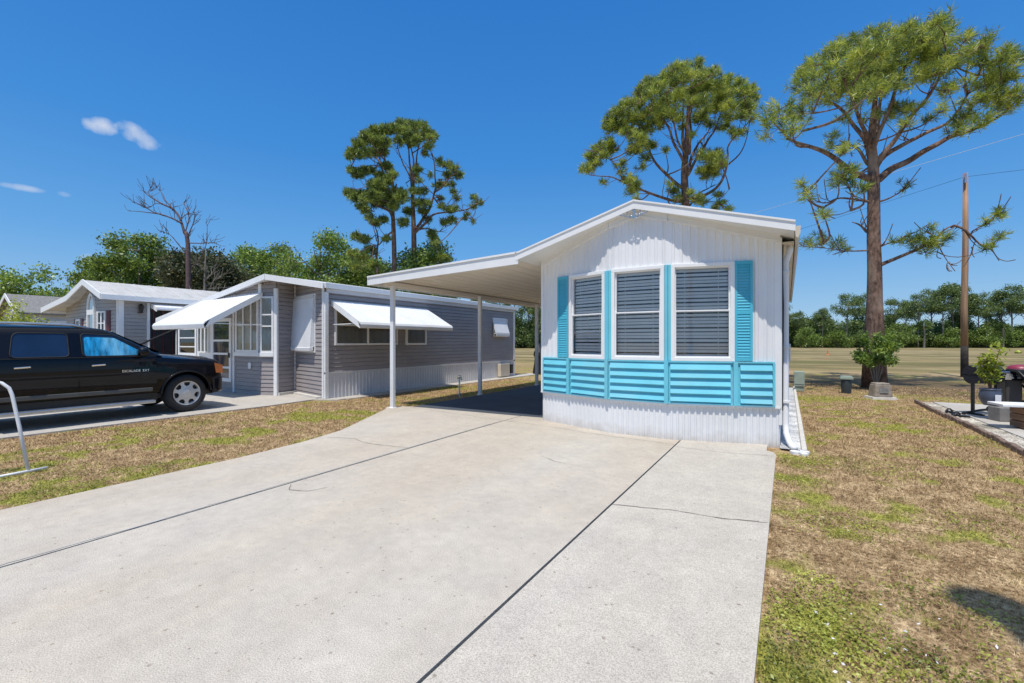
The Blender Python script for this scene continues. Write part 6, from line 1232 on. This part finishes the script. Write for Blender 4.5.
PINE_A_RIGHT = dict(
 trunk=[(0.04, 0, -3.07, 0.216), (0.04, 0, 2.80, 0.202), (0.04, 0, 7.49, 0.187), (0.02, 0, 9.25, 0.166), (-0.04, 0, 11.02, 0.130), (-0.12, 0, 12.58, 0.094), (-0.28, 0, 14.15, 0.058), (-0.35, 0, 15.51, 0.029)],
 limbs=[(0.120, [(-0.02, 0.00, 9.25), (0.45, 0.10, 9.87), (1.02, 0.20, 10.88), (1.39, 0.30, 12.09), (1.48, 0.40, 13.71), (1.16, 0.50, 14.94)]),
  (0.100, [(0.02, -0.00, 9.06), (0.69, -0.12, 9.62), (1.49, -0.24, 10.36), (2.47, -0.36, 10.52), (3.65, -0.48, 10.58), (4.52, -0.60, 11.03)]),
  (0.090, [(-0.06, 0.00, 11.60), (0.05, -0.33, 13.24), (0.03, -0.67, 14.84), (-0.09, -1.00, 15.65)]),
  (0.090, [(-0.02, 0.00, 11.99), (0.12, 0.27, 13.66), (0.16, 0.53, 15.15), (0.51, 0.80, 16.47)]),
  (0.070, [(1.45, 0.00, 11.99), (2.08, -0.33, 12.27), (2.71, -0.67, 12.92), (3.13, -1.00, 12.99)]),
  (0.060, [(1.45, 0.00, 11.60), (1.99, 0.25, 11.09), (2.95, 0.50, 11.36)]),
  (0.050, [(0.17, 0.00, 9.25), (0.83, 0.17, 9.49), (1.59, 0.33, 9.34), (2.15, 0.50, 9.77)]),
  (0.060, [(-0.02, -0.00, 12.78), (-0.67, -0.17, 13.89), (-1.01, -0.33, 14.98), (-1.07, -0.50, 16.07)]),
  (0.030, [(3.40, -0.00, 10.78), (4.11, -0.30, 10.15), (4.27, -0.60, 9.78)])],
 clumps=[(-0.92, -1.46, 15.81, 0.35), (-1.48, 1.13, 16.91, 0.38), (-0.73, -0.71, 16.45, 0.32), (-0.87, 0.23, 16.97, 0.33), (-0.35, -1.50, 15.61, 0.39), (-1.27, 2.13, 17.35, 0.44), (-0.36, 0.21, 16.79, 0.33), (-0.93, 2.52, 17.91, 0.35), (0.10, -1.83, 15.27, 0.43), (-0.40, 0.04, 15.98, 0.45), (0.69, -2.45, 15.34, 0.34), (0.03, 0.34, 16.76, 0.37), (0.78, -1.08, 16.18, 0.32), (0.27, 1.89, 17.56, 0.35), (0.70, -0.19, 16.01, 0.37), (0.68, -0.34, 15.84, 0.37), (0.79, -2.48, 14.61, 0.38), (0.17, 0.46, 15.98, 0.42), (1.23, -0.98, 15.84, 0.28), (1.04, -0.21, 16.11, 0.29), (1.63, -2.12, 14.86, 0.31), (0.77, 2.26, 16.70, 0.35), (1.17, -0.61, 14.86, 0.32), (0.69, 1.55, 15.89, 0.34), (0.93, -0.37, 14.58, 0.24), (0.77, 0.17, 14.75, 0.25), (1.45, -0.02, 15.99, 0.21), (1.54, -0.19, 15.91, 0.20), (0.22, -1.53, 14.85, 0.39), (-0.14, -0.03, 15.37, 0.41), (-0.47, -1.78, 14.73, 0.35), (-1.00, 0.04, 15.62, 0.37), (0.61, -1.62, 12.95, 0.31), (-0.33, 2.43, 14.55, 0.35), (0.04, 0.17, 13.23, 0.25), (-0.41, 2.69, 14.19, 0.27), (2.06, -1.39, 13.60, 0.24), (1.48, 2.19, 14.98, 0.26), (2.25, -1.44, 13.39, 0.16), (2.05, -0.24, 13.83, 0.16), (2.55, -0.22, 13.77, 0.33), (2.38, 0.99, 14.22, 0.34), (2.92, -0.84, 13.24, 0.28), (2.78, 0.80, 13.92, 0.29), (3.16, -0.44, 12.91, 0.28), (3.03, 1.26, 13.59, 0.30), (2.40, 0.18, 13.23, 0.29), (2.13, 1.63, 13.81, 0.30), (3.32, -0.95, 12.92, 0.20), (3.28, -0.09, 13.24, 0.20), (2.62, -0.02, 12.57, 0.25), (2.54, -0.01, 12.52, 0.25), (2.07, -0.22, 12.50, 0.24), (1.73, 2.21, 13.34, 0.26), (1.69, -0.32, 12.28, 0.24), (1.66, -0.07, 12.37, 0.25), (3.00, -1.40, 11.53, 0.20), (2.67, 0.92, 12.29, 0.21), (3.11, -0.85, 11.33, 0.20), (2.95, 0.34, 11.69, 0.21), (1.80, 0.26, 11.68, 0.21), (1.55, 2.15, 12.23, 0.22), (2.26, -1.50, 10.57, 0.23), (1.66, 2.17, 11.73, 0.26), (2.64, -0.83, 10.48, 0.32), (2.30, 1.34, 11.08, 0.34), (2.96, -1.14, 10.49, 0.24), (2.60, 1.62, 11.30, 0.26), (2.72, -0.74, 9.84, 0.32), (2.52, 1.59, 10.45, 0.34), (2.38, -1.06, 9.57, 0.28), (1.97, 1.20, 10.17, 0.30), (4.28, -0.02, 11.59, 0.21), (4.18, 0.45, 11.70, 0.21), (4.60, -0.34, 11.11, 0.24), (4.51, 0.59, 11.44, 0.25), (4.20, -0.23, 10.95, 0.20), (4.13, 0.52, 11.12, 0.21), (4.19, -0.12, 9.91, 0.16), (4.15, 0.17, 9.98, 0.17), (3.83, -0.33, 10.34, 0.16), (3.79, 0.17, 10.44, 0.17), (3.62, -0.20, 10.08, 0.12), (3.57, 0.02, 10.15, 0.12), (0.82, -0.81, 11.73, 0.32), (0.56, 0.07, 12.05, 0.33), (1.20, -1.78, 10.67, 0.35), (0.92, -0.26, 11.03, 0.37), (0.49, -1.06, 10.89, 0.36), (-0.04, 1.89, 11.70, 0.39), (0.64, 0.09, 10.65, 0.33), (0.51, 0.97, 10.99, 0.34), (-0.31, -0.01, 10.62, 0.37), (-0.50, 0.79, 10.75, 0.38), (-0.28, -1.79, 9.38, 0.35), (-0.68, 0.22, 9.87, 0.37), (0.60, -2.44, 11.19, 0.30), (0.10, -0.27, 12.01, 0.33), (1.08, -0.15, 10.00, 0.25), (0.98, 0.19, 10.11, 0.25), (1.44, -1.06, 8.81, 0.32), (1.12, 0.90, 9.24, 0.34), (1.66, -1.25, 8.39, 0.28), (1.55, -0.06, 8.62, 0.29), (2.00, -2.18, 7.82, 0.27), (1.54, 0.88, 8.37, 0.30), (2.35, -2.06, 7.11, 0.27), (2.07, -0.27, 7.46, 0.29), (2.42, 0.03, 7.30, 0.25), (2.17, 1.60, 7.60, 0.26), (1.31, -0.87, 12.85, 0.16), (0.72, 2.22, 13.99, 0.18), (0.95, -2.41, 11.93, 0.19), (0.08, 1.59, 13.27, 0.22)])
DEAD = dict(
 trunk=[(0.05, 0, -2.57, 0.220), (0.05, 0, 4.00, 0.200), (0.05, 0, 5.84, 0.190), (0.02, 0, 7.94, 0.170), (-0.01, 0, 9.25, 0.150), (-0.16, 0, 10.17, 0.130)],
 limbs=[(0.100, [(-0.16, 0.00, 9.91), (-0.62, 0.08, 11.11), (-1.34, 0.17, 11.93), (-2.20, 0.25, 12.48), (-3.05, 0.33, 12.90), (-3.65, 0.42, 13.33), (-3.99, 0.50, 13.62)]),
  (0.070, [(-0.43, 0.00, 10.83), (-1.29, -0.25, 11.29), (-2.14, -0.50, 11.48), (-2.97, -0.75, 11.54), (-3.79, -1.00, 11.59)]),
  (0.050, [(-0.16, 0.00, 10.04), (-0.08, 0.25, 11.16), (-0.39, 0.50, 12.02), (-0.84, 0.75, 12.63), (-0.61, 1.00, 13.11)]),
  (0.050, [(-0.01, 0.00, 9.25), (1.12, -0.33, 9.18), (2.38, -0.67, 9.11), (3.36, -1.00, 9.29)]),
  (0.050, [(-0.03, 0.00, 9.52), (0.36, 0.00, 10.57), (0.62, 0.00, 11.49), (0.49, 0.00, 11.88)]),
  (0.050, [(-1.22, 0.00, 11.88), (-1.94, 0.27, 12.75), (-2.55, 0.53, 13.50), (-3.15, 0.80, 13.99)]),
  (0.040, [(-2.53, -0.00, 11.62), (-3.10, -0.27, 12.06), (-3.66, -0.53, 12.24), (-3.83, -0.80, 12.29)]),
  (0.040, [(-0.56, 0.00, 11.09), (-0.34, 0.25, 11.56), (0.28, 0.50, 11.89)]),
  (0.050, [(0.02, -0.00, 8.20), (-0.57, -0.17, 9.22), (-1.23, -0.33, 9.83), (-1.88, -0.50, 10.05)]),
  (0.040, [(-0.01, 0.00, 7.15), (0.83, 0.07, 7.95), (1.31, 0.15, 9.29), (1.39, 0.22, 10.62), (1.47, 0.30, 11.04)]),
  (0.030, [(-2.00, 0.00, 12.41), (-2.63, 0.13, 12.45), (-3.27, 0.27, 12.22), (-3.90, 0.40, 12.39)]),
  (0.030, [(-2.79, 0.00, 12.80), (-3.43, 0.30, 13.42), (-3.40, 0.60, 13.92)])],
 clumps=[])
# ------------------------------------------------------------------ trees
def loc3(base, p):  # (sideways, deep, high) -> world
    return Vector((base[0] + RX * p[0] - RY * p[1], base[1] + RY * p[0] + RX * p[1], p[2]))
def smooth_path(P, k=4):
    P = [Vector(p) for p in P]; out = []
    for i in range(len(P) - 1):
        p0, p1, p2, p3 = P[max(i - 1, 0)], P[i], P[i + 1], P[min(i + 2, len(P) - 1)]
        for j in range(k):
            t = j / k; out.append(.5 * ((2 * p1) + (-p0 + p2) * t + (2 * p0 - 5 * p1 + 4 * p2 - p3) * t * t + (-p0 + 3 * p1 - 3 * p2 + p3) * t ** 3))
    out.append(P[-1]); return out
def needle_mesh(centers, axes, n_blade, length, width):
    """tufts: n_blade thin tapering needles bundles splaying round an axis at each centre"""
    n = len(centers); C = np.repeat(centers, n_blade, 0); A = np.repeat(axes, n_blade, 0); m = len(C)
    d = rng.normal(size=(m, 3)); d /= np.linalg.norm(d, axis=1)[:, None]; d = d * .95 + A * .75; d[:, 2] -= .10; d /= np.linalg.norm(d, axis=1)[:, None]
    s = rng.normal(size=(m, 3)); s -= (s * d).sum(1)[:, None] * d; s /= np.linalg.norm(s, axis=1)[:, None]
    L = length * rng.uniform(.6, 1.15, m)[:, None]; Wd = width * rng.uniform(.7, 1.3, m)[:, None]
    C = C + A * (rng.uniform(-.5, .6, m)[:, None] * length * .6)
    V = np.stack([C - s * Wd * .5, C + s * Wd * .5, C + d * L * .6 + s * Wd * .8, C + d * L, C + d * L * .6 - s * Wd * .8], 1)
    V = V[:, [0, 1, 2, 3, 4]].reshape(-1, 3); return V, np.arange(5 * m).reshape(-1, 5)
def build_tree(name, label, base, data, kind='pine', group=None, bark='bark', fol='needle', tufts=40, blades=14, L=.26, W=.02, flare=True, cat='tree', leafsize=.07):
    base = Vector((base[0], base[1], 0)); t = thing(name, label, cat, tuple(base), group)
    tb = MB(); tr = data['trunk']
    P = smooth_path([loc3(base, (a, b_, max(c, -.1) if i == 0 else c)) for i, (a, b_, c, r) in enumerate(tr)], 3); R = np.interp(np.linspace(0, len(tr) - 1, len(P)), range(len(tr)), [q[3] for q in tr])
    P[0].z = -.12
    b0 = len(tb.v); tb.tube(P, [float(r) for r in R], 16)
    if flare:
        for i in range(b0, len(tb.v)):
            v = Vector(tb.v[i]); h = v.z
            if h < .9:
                c = P[0].lerp(P[1], min(1, max(0, (h - P[0].z) / max(.01, P[1].z - P[0].z)))); a = math.atan2(v.y - c.y, v.x - c.x); k = 1 + .35 * (1 - max(0, h) / .9) ** 2 * (1 + .35 * math.sin(5 * a)); tb.v[i] = (c.x + (v.x - c.x) * k, c.y + (v.y - c.y) * k, h)
    lb = MB(); sk = [(p, .1) for p in P[len(P) // 2:]]
    for r, pts in data['limbs']:
        Q_ = smooth_path([loc3(base, p) for p in pts], 4); n = len(Q_)
        for i, q in enumerate(Q_): 
            if i: Q_[i] = q + Vector((mnoise.noise(q * .9), mnoise.noise(q * .9 + Vector((9, 0, 0))), mnoise.noise(q * .9 + Vector((0, 9, 0))))) * .12
        rr = [max(.012, r * (1 - .80 * i / (n - 1))) for i in range(n)]
        lb.tube(Q_, rr, 7); sk += [(q, rr[i]) for i, q in enumerate(Q_) if i > n * .25]
    SK = np.array([tuple(p) for p, _ in sk])
    cent = []; axs = []; rad = []
    for (a, b_, c, r) in data['clumps']:
        p = loc3(base, (a, b_, c)); pn = np.array(p)
        dd = np.linalg.norm(SK - pn, axis=1) + np.where(SK[:, 2] > pn[2] + .15, 2.5, 0) + .4 * np.abs(SK[:, 2] - pn[2] + .3)
        i = int(dd.argmin()); q = Vector(SK[i]); dist = (p - q).length
        mid = q.lerp(p, .5) + Vector((random.uniform(-.1, .1) * dist, random.uniform(-.1, .1) * dist, -.08 * dist))
        w = smooth_path([q, mid, p], 3); lb.tube(w, [max(.008, .045 * min(1, dist / 2) * (1 - .7 * k / (len(w) - 1))) for k in range(len(w))], 5)
        n = max(5, int(tufts * (r / .75) ** 2)) if kind == 'pine' else int(tufts * (r / 1.0) ** 2) + 4
        u = rng.normal(size=(n, 3)); u /= np.linalg.norm(u, axis=1)[:, None]; rr = rng.random(n) ** .42
        off = u * rr[:, None] * np.array([1.1, 1.1, .72]) * r
        for k in range(min(6, n)):   # twigs into the mass
            e = pn + off[k]; lb.tube([tuple(p - (p - q) * .12), tuple((pn + e) / 2 + np.array([0, 0, -.05 * r])), tuple(e)], [.012, .009, .005], 4, False)
        cent.append(pn + off); ax = off / (r + 1e-6) * .8 + np.array([0, 0, .75]) + np.array(((p - q).normalized() if dist > .05 else Vector((0, 0, 1)))) * .4
        axs.append(ax / np.linalg.norm(ax, axis=1)[:, None]); rad.append(np.full(n, r))
    tb.build('trunk', M[bark], t, True)
    if lb.v: lb.build('branches', M[bark], t, True)
    if cent:
        C = np.concatenate(cent); A = np.concatenate(axs)
        if kind == 'pine': V, F_ = needle_mesh(C, A, blades, L, W)
        else:
            C2 = np.repeat(C, blades, 0) + rng.normal(0, leafsize * 2.2, (len(C) * blades, 3)); V, F_ = leaf_quads(C2, leafsize)
        new_obj('crown', V, F_, M[fol], t)
    return t
def copy_tree(o, loc, rz, sc, label=None):
    c = o.copy(); COL.objects.link(c); c.location = loc; c.rotation_euler = (0, 0, rz); c.scale = (sc[0], sc[0], sc[1])
    if label: c['label'] = label
    for ch in [x for x in o.children]:
        k = ch.copy(); COL.objects.link(k); k.parent = c
    return c
def twigs(data, n, seed, r1=.028, step=1.0):
    r_ = random.Random(seed); ex = []
    for r, pts in data['limbs']:
        for k in range(n):
            i = r_.randint(1, len(pts) - 1); p = Vector(pts[i]); q = Vector(pts[i - 1]); d = (p - q).normalized(); s = p.lerp(q, r_.random())
            e = [s]; dd = (d + Vector((r_.uniform(-1, 1), r_.uniform(-1, 1), r_.uniform(-.4, 1)))).normalized()
            for j in range(3): e.append(e[-1] + dd * r_.uniform(.25, .55) * step); dd = (dd + Vector((r_.uniform(-.6, .6), r_.uniform(-.6, .6), r_.uniform(-.3, .6)))).normalized()
            ex.append((r1, [tuple(v) for v in e]))
            if r_.random() < .7:
                e2 = [e[1], e[1] + dd * .35, e[1] + dd * .7 + Vector((0, 0, .1))]; ex.append((.02, [tuple(v) for v in e2]))
    data['limbs'] = data['limbs'] + ex
twigs(PINE_C, 3, 8, .014, .4); twigs(PINE_B, 4, 9, .018, .8); twigs(PINE_A_LEFT, 4, 10, .02, .8); twigs(PINE_A_RIGHT, 5, 11, .02, .8)
def at(px, d): k = (px - 512) / 455; return (-math.sin(YAW) * d + math.cos(YAW) * k * d, math.cos(YAW) * d + math.sin(YAW) * k * d)
PC_ = build_tree('pine_tree', 'large spreading slash pine on the right lawn with a low dead-ended right branch', at(873, 15), PINE_C, tufts=84, blades=22, L=.25, W=.0095)
PB_ = build_tree('pine_tree', 'rounded pine rising directly behind the gable of the white home', at(686, 24), PINE_B, tufts=105, blades=20, L=.28, W=.0125)
def at(px, d): k = (px - 512) / 455; return (-math.sin(YAW) * d + math.cos(YAW) * k * d, math.cos(YAW) * d + math.sin(YAW) * k * d)
build_tree('pine_tree', 'left pine of the pair behind the taupe home, with the fuller crown', at(393.5, 31), PINE_A_LEFT, fol='needle_dark', tufts=150, blades=17, L=.28, W=.017)
build_tree('pine_tree', 'right pine of the pair behind the taupe home, thin crown and long right branch', at(413.5, 32), PINE_A_RIGHT, fol='needle_dark', tufts=115, blades=17, L=.28, W=.017)
# bare dead tree, with recursive fine twigs
twigs(DEAD, 7, 4, .022, .6)
build_tree('dead_tree', 'bare leafless dead tree reaching left above the green treetops', at(188, 36), DEAD, bark='deadwood', flare=False)
# generic tree data
def rand_tree(h, R, zlow, nl, nc, r0, seed, shape='oak', lean=0.0, cr=(.7, 1.2)):
    g = random.Random(seed); trunk = [(0, 0, 0, r0), (lean * .2, g.uniform(-.1, .1), h * .3, r0 * .8), (lean * .6, g.uniform(-.2, .2), h * .6, r0 * .55), (lean, 0, h * .93, r0 * .15)]
    limbs = []; cl = []
    for i in range(nl):
        z0 = zlow * .75 + (h * .8 - zlow * .75) * (i + g.random()) / nl; a = g.uniform(0, 2 * PI); f = z0 / h
        reach = R * (.9 if shape == 'oak' else (.5 + .5 * math.sin(PI * min(1, f * .9)))) * g.uniform(.6, 1)
        x0 = lean * f; e = (x0 + math.cos(a) * reach, math.sin(a) * reach, z0 + (h - z0) * g.uniform(.25, .65))
        limbs.append((r0 * .35, [(x0, 0, z0), (x0 + math.cos(a) * reach * .45, math.sin(a) * reach * .45, z0 + (e[2] - z0) * .35), e]))
    for i in range(nc):
        a = g.uniform(0, 2 * PI); u = g.random() ** .55; v = g.random()
        z = zlow + (h - zlow) * (.12 + .85 * v)
        prof = math.sqrt(max(.03, 1 - ((z - (zlow + (h - zlow) * .45)) / ((h - zlow) * .58)) ** 2)); q = R * prof * u
        cl.append((lean * z / h + math.cos(a) * q, math.sin(a) * q, z, g.uniform(*cr)))
    return dict(trunk=trunk, limbs=limbs, clumps=cl)
# left background trees behind the houses: (px column, distance, height, radius, foliage, label)
BG = [(14, 30, 6.2, 2.8, 'leaf2', 'bright green rounded tree at the far left edge above the white house'),
 (110, 44, 9.4, 2.4, 'leaf', 'green broadleaf tree just left of the wide oak behind the beige-gray house'),
 (84, 52, 6.8, 1.8, 'leaf', 'lowest dark green tree left of the broadleaf trees, nearest the far left house'),
 (140, 42, 11.0, 3.3, 'leaf', 'wide oak-like green tree directly left of the bare dead tree'),
 (168, 46, 10.4, 2.6, 'leaf_dry', 'dusty olive tree directly behind the bare dead tree'),
 (198, 40, 9.3, 3.0, 'leaf_dry', 'dull vine-draped tree just right of the dead tree'),
 (226, 42, 9.2, 2.8, 'leaf_dry', 'dark dusty tree with gray stems above the porch roof of the taupe home'),
 (252, 46, 11.0, 2.6, 'leaf2', 'open-crowned tree above the roof ridge of the taupe home'),
 (277, 46, 11.0, 2.6, 'leaf', 'second open-crowned tree right of the taupe ridge, with sky gaps'),
 (320, 36, 9.7, 2.8, 'leaf2', 'bright green full tree left of the pine pair'),
 (352, 42, 9.4, 2.6, 'leaf', 'mid green tree directly left of the trunk of the pine pair'),
 (372, 38, 8.0, 2.2, 'leaf', 'low green tree under the left pine of the pair'),
 (420, 33, 8.9, 2.5, 'leaf2', 'yellow-green young tree between and right of the pine pair'),
 (300, 55, 9.5, 3.0, 'leaf', 'distant green tree filling the gap right of the taupe roof ridge'),
 (62, 60, 5.6, 2.0, 'leaf', 'distant dark tree above the roof of the beige-gray house')]
for i, (px, d, h, R, f, lab) in enumerate(BG):
    dat = rand_tree(h, R, h * (.30 if d < 40 else .38), 12, int(34 * (R / 3) ** 1.3), .24, 40 + i, cr=(.65, 1.15))
    build_tree('broadleaf_tree', lab, at(px, d), dat, kind='leaf', bark='bark_gray', fol=f, tufts=46, blades=9, flare=False, leafsize=.10 if d < 40 else .12, group=None)
# leafless gray stems among them
for i, (px, d, h, lab) in enumerate([(206, 34, 9.0, 'slim bare gray snag right of the dead tree'), (292, 40, 10.6, 'pair-like thin bare snag above the bright green tree'), (244, 44, 10.2, 'thin leaning bare snag above the taupe ridge')]):
    dat = rand_tree(h, 1.3, h * .45, 8, 0, .14, 90 + i); twigs(dat, 2, i); build_tree('bare_snag', lab, at(px, d), dat, bark='bark_gray', flare=False)
# leafy shrub at the foot of the big pine
def shrub(name, label, c, R, h, n, m, ls, group=None):
    t = thing(name, label, 'shrub', (c[0], c[1], 0), group); b = MB(); P_ = []
    for i in range(12):
        a = rng.uniform(0, 2 * PI); e = Vector((c[0] + math.cos(a) * R * rng.uniform(.4, 1), c[1] + math.sin(a) * R * rng.uniform(.4, 1), h * rng.uniform(.45, 1))); p0 = Vector((c[0], c[1], 0)); mid = p0.lerp(e, .5) + Vector((0, 0, .25 * h))
        b.tube([p0, mid, e], [.02, .014, .006], 5)
        for k in range(n // 12): 
            q_ = mid.lerp(e, rng.random() * 1.1); s_ = .22 * R * rng.random() ** .5; v_ = rng.normal(size=3); P_.append(np.array(q_) + v_ / np.linalg.norm(v_) * s_ * 1.4)
    b.build('stem', M['bark_gray'], t); V, F_ = leaf_quads(np.array(P_), ls, aspect=.45); new_obj('foliage', V, F_, M[m], t); return t
shrub('leafy_shrub', 'bushy green sucker growth around the foot of the big right pine', at(876, 14.3), .6, 1.75, 3600, 'leaf2', .05)
shrub('leafy_shrub', 'yellow-green bush at the far left edge above the car roof', at(5, 14.5), 1.0, 2.75, 3600, 'yellow_leaf', .05)

# ------------------------------------------------------------------ far treeline across the pasture
far = []
def far_pine(h, R, seed, r0=.22, zl=.58):
    dat = rand_tree(h, R, h * zl, 9, 22, r0, seed, shape='pine', lean=random.uniform(-.8, .8), cr=(.7, 1.15)); return dat
V3 = [build_tree('pine_tree', 'x', (0, 0), far_pine(15, 3.4, 200 + i), kind='leaf', bark='bark_gray', fol='leaf_far', tufts=26, blades=8, leafsize=.16, flare=False) for i in range(4)]
slots = [(800, 112, .58, 'far pine just right of the white home wall, lowest of the row'), (822, 112, .62, 'far pine between the white home and the big pine trunk'), (846, 110, .84, 'far pine immediately left of the big pine trunk'), (862, 118, .90, 'far pine showing behind the big pine trunk'),
 (894, 112, .78, 'far pine just right of the big pine trunk'), (905, 116, .76, 'far pine, second right of the big pine trunk'), (918, 112, .86, 'far pine with a small high crown left of the tall central group'), (932, 114, .95, 'leftmost far pine of the tall central group'), (943, 110, .98, 'far pine in the tall central group left of the utility pole'),
 (954, 113, 1.02, 'far pine directly left of the utility pole'), (962, 112, .98, 'far pine partly hidden by the utility pole'), (979, 110, .86, 'far pine directly right of the utility pole'), (990, 116, .84, 'far pine behind the yellow-green potted plant'), (1002, 112, .90, 'far pine right of the potted plant'), (1012, 110, .98, 'far pine near the right edge, tallest there'), (1024, 113, .94, 'far pine cut by the right edge of the view'),
 (1060, 112, .9, 'far pine beyond the right edge'), (516, 105, 1.0, 'far pine seen beside the end of the taupe home'), (528, 112, .9, 'far pine seen between the taupe home and the last carport post'), (536, 100, .8, 'far pine beside the last carport post'), (500, 108, .95, 'far pine hidden behind the taupe home end')]
for i, (px, d, s, lab) in enumerate(slots):
    x, y = at(px, d); src = V3[i % 4]
    if i < 4: o = src; o.location = (x, y, 0); o.rotation_euler = (0, 0, i * 1.3); o.scale = (s, s, s); o['label'] = lab
    else: o = copy_tree(src, (x, y, 0), random.uniform(0, 6), (s * random.uniform(.9, 1.1), s), lab)
    o['group'] = 'far pines across the pasture'
# understory mass: nobody could count it
def wood(pa, pb, d0, d1, hmin, hmax, n, name, label):
    C = []
    for i in range(n):
        px = random.uniform(pa, pb); d = random.uniform(d0, d1); x, y = at(px, d); h = hmin + (hmax - hmin) * (.5 + .95 * mnoise.noise(Vector((px * .06, 3.3, 0))) + random.uniform(-.25, .25)); r = random.uniform(1.2, 2.6)
        m = int(200); u = rng.normal(size=(m, 3)); u /= np.linalg.norm(u, axis=1)[:, None]; u *= (rng.random(m) ** .35)[:, None]
        zc = h * rng.random(); C.append(np.array([x, y, zc]) + u * np.array([r, r, r * .75]))
    C = np.concatenate(C); C = C[C[:, 2] > -.2]; C = np.repeat(C, 4, 0) + rng.normal(0, .3, (len(C) * 4, 3)); V, F_ = leaf_quads(C, .20); tag(new_obj(name, V, F_, M['leaf_far']), label, 'woodland', kind='stuff')
wood(770, 1120, 112, 124, 2.0, 9.5, 330, 'far_woodland', 'dense dark green understory of the far wood across the pasture')
wood(470, 560, 104, 118, 5, 11, 170, 'far_woodland', 'far wood seen through the carport beside the taupe home')
wood(-40, 470, 60, 75, 1, 5.5, 240, 'far_woodland', 'low green thicket behind the left row of houses')
# trunks beyond the edge shrubs, dark undergrowth floor
b = MB(); 
P_ = [at(px, 126) for px in range(760, 1140, 20)]
tag(MB().prism([(x, y, -.2) for x, y in P_ + [at(1120, 150), at(760, 150)]], (0, 0, 2.2)).build('forest_floor', M['needle_dark']), kind='structure')
# brighter individual shrubs standing out at the foot of the far wood
for i, (px, h, R, lab) in enumerate([(806, 4.2, 2.6, 'first bright bush of the far wood, beside the white home wall'), (838, 3.4, 2.4, 'bright bush of the far wood just left of the big pine trunk'), (900, 5.4, 3.2, 'largest bright bush of the far wood, right of the big pine trunk'), (947, 3.8, 2.6, 'bright bush of the far wood left of the utility pole'), (986, 4.8, 3.0, 'bright bush of the far wood behind the yellow-green potted plant'), (1016, 3.6, 2.6, 'bright bush of the far wood at the right edge')]):
    dat = rand_tree(h, R, .5, 7, 16, .12, 300 + i, cr=(.8, 1.3)); build_tree('broadleaf_shrub', lab, at(px, 108), dat, kind='leaf', bark='bark_gray', fol='leaf', tufts=26, blades=9, flare=False, leafsize=.15, cat='shrub')
# palms in the far wood
def palm(px, d, h, lab):
    x, y = at(px, d); t = thing('palm_tree', lab, 'palm', (x, y, 0)); b = MB(); b.tube([(x, y, -.1), (x + .1, y, h * .5), (x, y, h)], [.22, .18, .2], 9); b.build('trunk', M['bark_gray'], t)
    Vs = MB()
    for i in range(34):
        a = i * 2.4; e = -.5 + 1.5 * (i / 34); 
        for j in range(9):
            w = (j - 4) * .11; d1 = Vector((math.cos(a + w) * math.cos(e), math.sin(a + w) * math.cos(e), math.sin(e))); d2 = Vector((math.cos(a + w + .07) * math.cos(e), math.sin(a + w + .07) * math.cos(e), math.sin(e)))
            o0 = Vector((x, y, h)) + d1 * .5; L_ = 1.5 - .09 * abs(j - 4); Vs.quad(o0, Vector((x, y, h)) + d2 * (.5 + L_ * .6), Vector((x, y, h - .25)) + (d1 + d2) * .5 * (.5 + L_))
    Vs.build('fronds', M['leaf_far'], t); return t
palm(924, 107, 5.2, 'sabal palm standing at the edge of the far wood left of the tall pines')
palm(1003, 107, 4.6, 'sabal palm at the edge of the far wood toward the right side')
